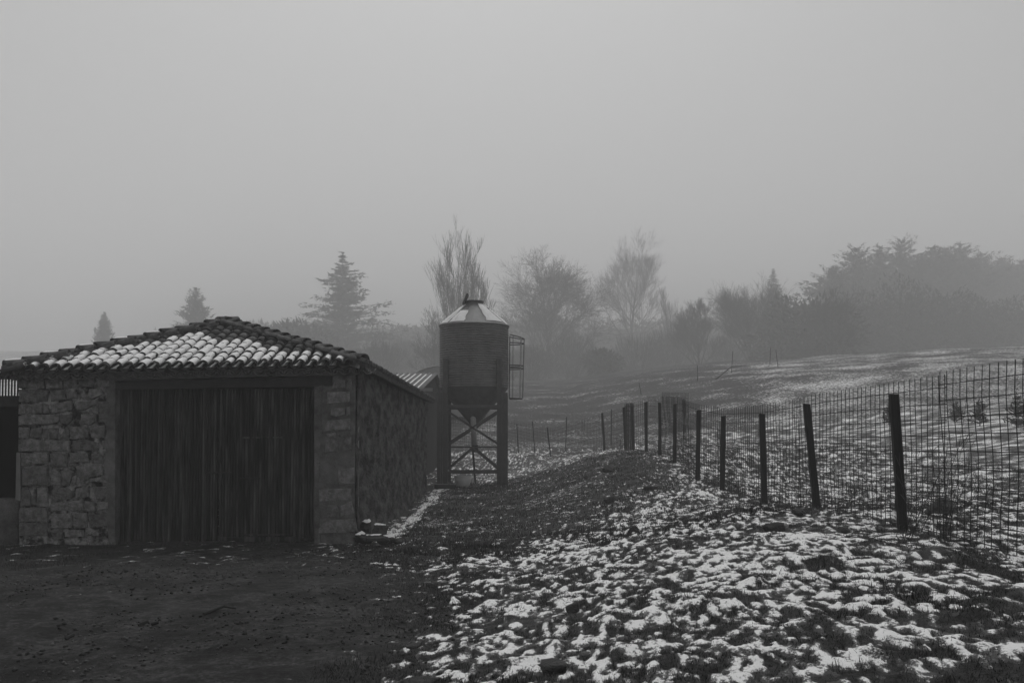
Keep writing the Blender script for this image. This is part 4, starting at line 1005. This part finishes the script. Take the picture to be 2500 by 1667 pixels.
hedge = [(2036, 655, 138, 'first conifer of the dark belt, with a ragged lower edge'), (2093, 604, 152, 'pointed conifer leading the dark belt over the field'), (2150, 603, 158, 'second tall conifer of the dark belt'),
         (2205, 588, 164, 'tallest conifer of the dark belt'), (2246, 628, 160, 'shorter conifer just past the tallest of the belt'), (2281, 602, 170, 'slim spire in the middle of the dark belt'), (2312, 606, 176, 'narrow conifer beside the slim spire of the belt'),
         (2350, 598, 184, 'broad-topped conifer in the fading half of the belt'), (2400, 618, 196, 'hazy conifer after the broad-topped one'), (2448, 632, 208, 'faded conifer near the end of the belt'), (2498, 640, 222, 'faintest conifer closing the belt at the frame edge')]
for i, (xp, yt, Y, lab) in enumerate(hedge):
    tree_at(conifer, 'belt_conifer', lab, xp, yt, Y * 1.38 + 75, 40 + i, base_r=(6.2 - .9 * (i % 3)) * (Y + 50) / 105, layers=34, per=9, spray=30, droop=-.12, gap=.25, size=1.3, power=.5, irregular=.6, flat=.8, group='conifer belt above the field')
tree_at(bare_tree, 'bare_bushy_tree', 'bare tree standing in front of the first belt conifer', 2030, 690, 165, 29, spread=.6, up=.4, trunk=.2, levels=5, nb=4, clear=.1, rmin=.017)
# bushes and undergrowth along the foot of the hill
for i, (xp, yt, Y, rx, leafy, lab) in enumerate([(1470, 852, 175, 3.1, True, 'dense evergreen bush below the tall pale tree'), (1290, 850, 184, 5.1, False, 'bare bush between the ladder cage and wide tree'), (1400, 838, 196, 5.2, False, 'bare bush under the wide dense tree'),
        (1560, 832, 208, 6.8, False, 'bare bush left of the squat forked tree'), (1640, 815, 220, 6.0, False, 'bare bush directly behind the squat tree'), (1770, 830, 213, 6.2, False, 'bare bush in the gap before the round crown'), (1900, 820, 208, 6.6, False, 'bare bush past the round crown'),
        (1965, 742, 180, 9.0, True, 'tall evergreen bush filling the gap before the belt'), (1960, 850, 199, 5.3, False, 'low bare bush at the edge of the belt'), (1215, 870, 172, 3.9, True, 'evergreen bush half hidden by the silo'), (985, 835, 255, 5.5, False, 'broad bare bush behind the shed roof'),
        (720, 800, 228, 12.0, True, 'wide bushy mass on the ridge by the cedar'), (930, 842, 199, 6.0, False, 'bare bush above the corrugated shed'), (1080, 840, 181, 4.4, False, 'bare bush behind the silo legs'), (2060, 745, 205, 5.0, True, 'evergreen bush added low at the near end of the belt to darken its foot'), (2125, 725, 212, 6.0, True, 'evergreen bush added low under the pointed belt conifer to darken its foot'), (2205, 705, 216, 7.0, True, 'tall evergreen bush added under the tallest belt conifer to darken its foot'), (2295, 712, 222, 7.5, True, 'broad evergreen bush added to darken the middle of the belt foot'), (2390, 728, 232, 7.5, True, 'evergreen bush added to darken the foot of the fading half of the belt'), (2480, 745, 240, 7.0, True, 'last evergreen bush added to darken the belt foot')]):  # belt-foot evergreens are an added dark row, so the belt pales upward like fog
    X = P(xp, 900, Y).x; rz = max(1.2, P(xp, yt, Y).z - gh(X, Y)); shrub('evergreen_bush' if leafy else 'bare_bush', lab, X, Y, rx, rz, 60 + i, n=(9000 if rx > 4.5 else 5000) if leafy else 3800, leafy=leafy, size=.45 * max(1, rx / 4.5))
r = np.random.default_rng(99); n = 42000
x = r.uniform(-85, 110, n); y = 195 + 110 * r.random(n); ok = (y > 218 + 30 * vnoise(x * .1, y * 0, 3)) & (fbm(x * .09, y * .09, 44, 2) > -.22); x, y = x[ok], y[ok]
hh = r.uniform(.4, 3.0, len(x)) * (0.5 + 1.3 * np.maximum(0, vnoise(x * .11, y * .11, 14) + .35)); A = np.stack([x, y, gz(x, y) - .1], -1); B = A + np.stack([r.normal(0, .5, len(x)), r.normal(0, .5, len(x)), hh], -1)
V, F = prisms(A, B, np.full(len(x), .05), np.full(len(x), .02)); tag(mk('undergrowth', V, F, M['twig'], recenter=False), 'bare scrub and brambles covering the foot of the hill', 'scrub', kind='stuff')
r = np.random.default_rng(98); n = 42000; x = r.uniform(-150, 200, n); y = r.uniform(300, 490, n); ok = fbm(x * .035, y * .035, 46, 2) > -.1 + .5 * sstep(-100, -150, x); x, y = x[ok], y[ok]
Q = np.stack([x, y, gz(x, y) + r.uniform(0, 7.0, len(x)) * (.55 + vnoise(x * .08, y * .08, 47))], -1); S = fans(Q, np.tile([0, 0, .3], (len(x), 1)), 1.9, r, 1.0)
tag(mk('woods', S, np.arange(len(S)).reshape(-1, 3), M['leaf'], recenter=False), 'far wooded ridge dissolving into the fog', 'woods', kind='stuff')

SNOWROOF = gmat('thin_roof_snow', 0.12, 0.7, .8, 6, .8, contrast=(.42, .6))
# house and barn lost in the trees
def cottage(name, label, xp, ybase, Y, w, d, hw, hr, rot):
    c = P(xp, ybase, Y); z = min(c.z, gh(c.x, Y)); t = empty(name, (c.x, Y, z), label, 'house'); R = Matrix.Rotation(rot, 3, 'Z')
    def q(x, y, zz): v = R @ Vector((x, y, 0)); return (c.x + v.x, Y + v.y, z + zz)
    V = [q(-w / 2, -d / 2, -2), q(w / 2, -d / 2, -2), q(w / 2, d / 2, -2), q(-w / 2, d / 2, -2), q(-w / 2, -d / 2, hw), q(w / 2, -d / 2, hw), q(w / 2, d / 2, hw), q(-w / 2, d / 2, hw), q(-w / 2, 0, hw + hr), q(w / 2, 0, hw + hr)]
    mk('wall', V, [[0, 1, 5, 4], [2, 3, 7, 6], [1, 2, 6, 9, 5], [3, 0, 4, 8, 7]], M['render'], t)
    V = [q(-w / 2 - .4, -d / 2 - .4, hw - .25), q(w / 2 + .4, -d / 2 - .4, hw - .25), q(w / 2 + .4, 0, hw + hr + .12), q(-w / 2 - .4, 0, hw + hr + .12), q(-w / 2 - .4, d / 2 + .4, hw - .25), q(w / 2 + .4, d / 2 + .4, hw - .25)]
    V += [(a, b, e - .18) for a, b, e in V]
    mk('roof', V, [[0, 1, 2, 3], [3, 2, 5, 4], [6, 9, 8, 7], [9, 10, 11, 8], [0, 6, 7, 1], [4, 5, 11, 10], [0, 3, 9, 6], [3, 4, 10, 9], [1, 7, 8, 2], [2, 8, 11, 5]], SNOWROOF, t)
    for i in (-.28, .0, .3):
        V = [q(w * i - .5, -d / 2 - .03, hw * .35), q(w * i + .5, -d / 2 - .03, hw * .35), q(w * i + .5, -d / 2 - .03, hw * .75), q(w * i - .5, -d / 2 - .03, hw * .75)]; V += [(a, b + .08, e) for a, b, e in V]
        mk('window', V, [[0, 1, 2, 3], [4, 7, 6, 5], [0, 4, 5, 1], [3, 2, 6, 7], [0, 3, 7, 4], [1, 5, 6, 2]], M['dark'], t)
    return t
cottage('cottage', 'snow-roofed cottage faintly visible behind the tall pale tree', 1512, 800, 378, 7.0, 6, 2.6, 2.2, .3)
cottage('farm_outbuilding', 'long outbuilding with thin line of roof snow beyond the slim forked tree', 1630, 795, 385, 10, 5, 1.8, 1.4, -.35)
cottage('hut', 'tiny hut with a patch of roof snow beside the silo', 1050, 868, 305, 4.5, 4.0, 2.2, 1.2, .4)

# ------------------------------------------------------------------ small things
def rock(name, label, X, Y, sx, sy, szz, seed, sink=.25, cat='rock', group=None, mat='rock', z=None, snow=0.0):
    r = np.random.default_rng(seed); n, m = 14, 9; V = []; F = []
    th = np.linspace(0, math.pi, m); ph = np.linspace(0, 2 * math.pi, n, endpoint=False)
    cuts = r.normal(size=(14, 3)); cuts /= np.linalg.norm(cuts, axis=1, keepdims=True); cd = r.uniform(.38, .8, 14)
    for a in th:
        for b in ph:
            d = np.array([math.sin(a) * math.cos(b), math.sin(a) * math.sin(b), math.cos(a)]); k = min(1.0, float(np.min(np.where(cuts @ d > .05, cd / np.maximum(cuts @ d, .05), 9)))) * r.uniform(.96, 1.03)
            V.append(d * k * np.array([sx, sy, szz]))
    V = np.array(V); ang = r.uniform(0, 3.14); c, s = math.cos(ang), math.sin(ang); V[:, :2] = V[:, :2] @ np.array([[c, s], [-s, c]])
    for i in range(m - 1):
        for j in range(n): F.append([i * n + j, (i + 1) * n + j, (i + 1) * n + (j + 1) % n, i * n + (j + 1) % n])
    z0 = (gh(X, Y) if z is None else z) + szz * (1 - 2 * sink)
    W = V + np.array([X, Y, z0]); o = mk(name, W, F, M[mat]); tag(o, label, cat, group)
    if snow:
        top = [f for f in F if min(V[i][2] for i in f) > szz * (.55 - snow * .45) and r.random() < .93]
        idx = sorted({i for f in top for i in f}); mp_ = {a: b for b, a in enumerate(idx)}
        if top: mk('snow_cap', [W[i] + np.array([0, 0, .008 + .01 * r.random()]) for i in idx], [[mp_[i] for i in f] for f in top], M['snow'], o, True)
    return o
def rock_px(name, label, x, y, Y, *a, **k):
    p = P(x, y, Y); return rock(name, label, p.x, Y, *a, **k)
# heap of stones at the barn corner
heap = [(894, 1292, 15.95, .20, .15, .13, 'topmost snow-capped stone of the heap at the barn corner', .7, .17), (902, 1310, 15.55, .34, .20, .13, 'long dark stone at the foot of the corner heap', .2, .0), (930, 1300, 16.0, .30, .2, .16, 'large dark stone at the back of the corner heap', .5, .10),
        (945, 1312, 15.7, .18, .14, .10, 'small stone at the outer end of the corner heap', .4, .0), (884, 1302, 15.42, .16, .14, .10, 'stone of the heap wedged against the barn corner', .6, .07), (917, 1318, 15.25, .15, .12, .06, 'flat stone lying before the corner heap', .3, .0), (968, 1314, 15.8, .2, .13, .07, 'low stone apart from the corner heap on the grass', .2, .0)]
for i, (x, y, Y, a, b, c, lab, sn, lift) in enumerate(heap):
    X = P(x, y, Y).x; rock('heap_stone', lab, X, Y, a, b, c, 230 + i, sink=.2, cat='stone', group='stones at the barn corner', z=gh(X, Y) + lift, snow=sn)
rocks = [(1402, 1570, 8.6, .15, .1, .09, 'angular dark rock standing in the snowy patch'), (1352, 1642, 6.6, .22, .14, .05, 'flat stone slab lying near the lower frame edge'), (1035, 1633, 6.55, .17, .09, .03, 'flat slab at the edge of yard and snow'),
         (1010, 1570, 7.6, .14, .1, .035, 'thin stone where the dirt yard meets snow'), (1548, 1342, 14.0, .16, .1, .07, 'rock on the slope between silo path and fence'), (1952, 1278, 13.2, .15, .1, .10, 'pointed rock by the foot of the second fence post'),
         (1892, 1338, 11.6, .2, .12, .09, 'dark clod-like rock out in front of the fence'), (2064, 1350, 11.0, .07, .06, .05, 'small stone alone below the tall post'), (1590, 1192, 20.5, .3, .16, .10, 'long rock showing in the grass bank'), (1497, 1212, 19.5, .28, .14, .10, 'dark ledge of stone low on the grass bank'), (1490, 1150, 25.5, .5, .22, .16, 'outcrop high on the bank under the fence bend')]
for i, (x, y, Y, a, b, c, lab) in enumerate(rocks): rock_px('field_rock', lab, x, y, Y, a, b, c, 300 + i, group='loose rocks', sink=.3)
# twigs on the yard
for i, (x0_, y0_, x1_, y1_, lab) in enumerate([(497, 1503, 575, 1487, 'long dark stick lying on the bare yard'), (338, 1528, 364, 1526, 'short straight twig on the bare yard'), (372, 1527, 390, 1536, 'crooked short twig beside the straight one'), (160, 1552, 178, 1549, 'tiny twig nearest the low shed wall')]):
    Y0, Y1 = EYE * FPX / (y0_ - 1080), EYE * FPX / (y1_ - 1080); a, b = P(x0_, y0_, Y0), P(x1_, y1_, Y1); m_ = (a + b) / 2
    tag(MB().tube([(a.x, a.y, gh(a.x, a.y) + .012), (m_.x + .02, m_.y + .04, gh(m_.x, m_.y) + .03), (b.x, b.y, gh(b.x, b.y) + .012)], [.016, .014, .007], 6).build('fallen_twig', M['bark'], None), lab, 'twig', 'twigs on the yard')
# dead weeds along the fence
def weed(label, X, Y, h, n, seed, spread=.5):
    r = np.random.default_rng(seed); z = gh(X, Y) - .02; A = []; B = []; ra = []; rb = []
    for i in range(n):
        a = r.uniform(0, 6.28); p = np.array([X + r.normal(0, .04), Y + r.normal(0, .04), z]); d = np.array([math.cos(a) * spread * r.random(), math.sin(a) * spread * r.random(), 1.]); H = h * r.uniform(.5, 1)
        for s in range(4):
            d2 = d + r.normal(0, .15, 3); q = p + d2 * H / 4; A.append(p); B.append(q); ra.append(.006 - .001 * s); rb.append(.005 - .001 * s)
            for k in range(2):
                e = q + (d2 + r.normal(0, .7, 3)) * H * .12; A.append(q); B.append(e); ra.append(.003); rb.append(.002)
            p = q
    V, F = prisms(A, B, ra, rb); t = empty('dry_weed', (X, Y, z), label, 'weed', 'dead weeds by the fence'); mk('stems', V, F, M['weed'], t)
for i, (x, y, Y, h, n, lab) in enumerate([(2046, 1266, 12.9, .32, 9, 'bushy dead weed between the two tallest posts'), (2242, 1290, 10.6, 1.0, 5, 'tall dead weed just past the tallest post'), (2300, 1300, 10.2, 1.1, 6, 'dead vine tangled in the mesh overlap past the tallest post'), (2210, 1372, 9.9, .2, 8, 'short weed at the outer foot of the mesh'),
                                        (1800, 1215, 18.5, .35, 8, 'small weed near the fourth fence post'), (1515, 1103, 33, .5, 7, 'weed tuft beside the roll of wire mesh')]):
    p = P(x, y, Y); weed(lab, p.x, Y, h, n, 500 + i)
# brush heap and saplings in the pasture past the fence
def g_at(x, Yg): X = (x - 1250) / FPX * Yg; return X, Yg, gh(X, Yg)
X, Y, z = g_at(2290, 12.6); rock('turf_mound', 'dark turf mound in the pasture behind the tallest post', X, Y, .42, .25, .16, 401, sink=.35, cat='mound')
for i, (x, Y, h, lab) in enumerate([(2392, 36, .95, 'darkest sapling pine in the pasture beyond the mesh'), (2335, 40, .8, 'smaller sapling pine next to the darkest one'), (2170, 42, .8, 'small pine sapling behind the tallest post'), (2485, 33, 1.1, 'sapling pine at the far edge of the pasture view')]):
    X = (x - 1250) / FPX * Y; conifer('sapling_pine', lab, X, Y, gh(X, Y), h, h * .42, 420 + i, layers=9, per=5, spray=6, size=.13, droop=-.1, power=1.0, irregular=.5, flat=.8, group='saplings in the pasture')
# stakes and a fallen branch far up the field
for i, (x, yt, yb, dx, lab) in enumerate([(1566, 908, 938, -6, 'leaning stake far up the field below the evergreen bush'), (1703, 888, 926, 0, 'thin upright stake beside the squat forked tree'), (1786, 918, 972, 4, 'stake holding the fallen branch in the field'), (1900, 900, 942, -5, 'thin stake past the trunk of the round bare tree'), (1880, 905, 945, 2, 'short stake near the trunk of the round bare tree')]):
    Y = 68 + 3 * i; b = P(x, yb, Y); b.z = gh(b.x, Y); t = Vector((b.x + dx * Y / FPX, Y, b.z + (yb - yt) * Y / FPX))
    tag(MB().tube([b - Vector((0, 0, .1)), t], .026, 6).build('field_stake', M['weed'], None), lab, 'stake', 'stakes in the field')
b = P(1748, 968, 70); b.z = gh(b.x, 70); q = Vector((P(1848, 925, 70).x, 72, b.z + 1.1)); tag(MB().tube([b, lerp(b, q, .45) + Vector((0, 0, .45)), q], [.045, .035, .02], 6).build('fallen_branch', M['bark'], None), 'long bare branch lying slantwise in the upper field', 'branch')
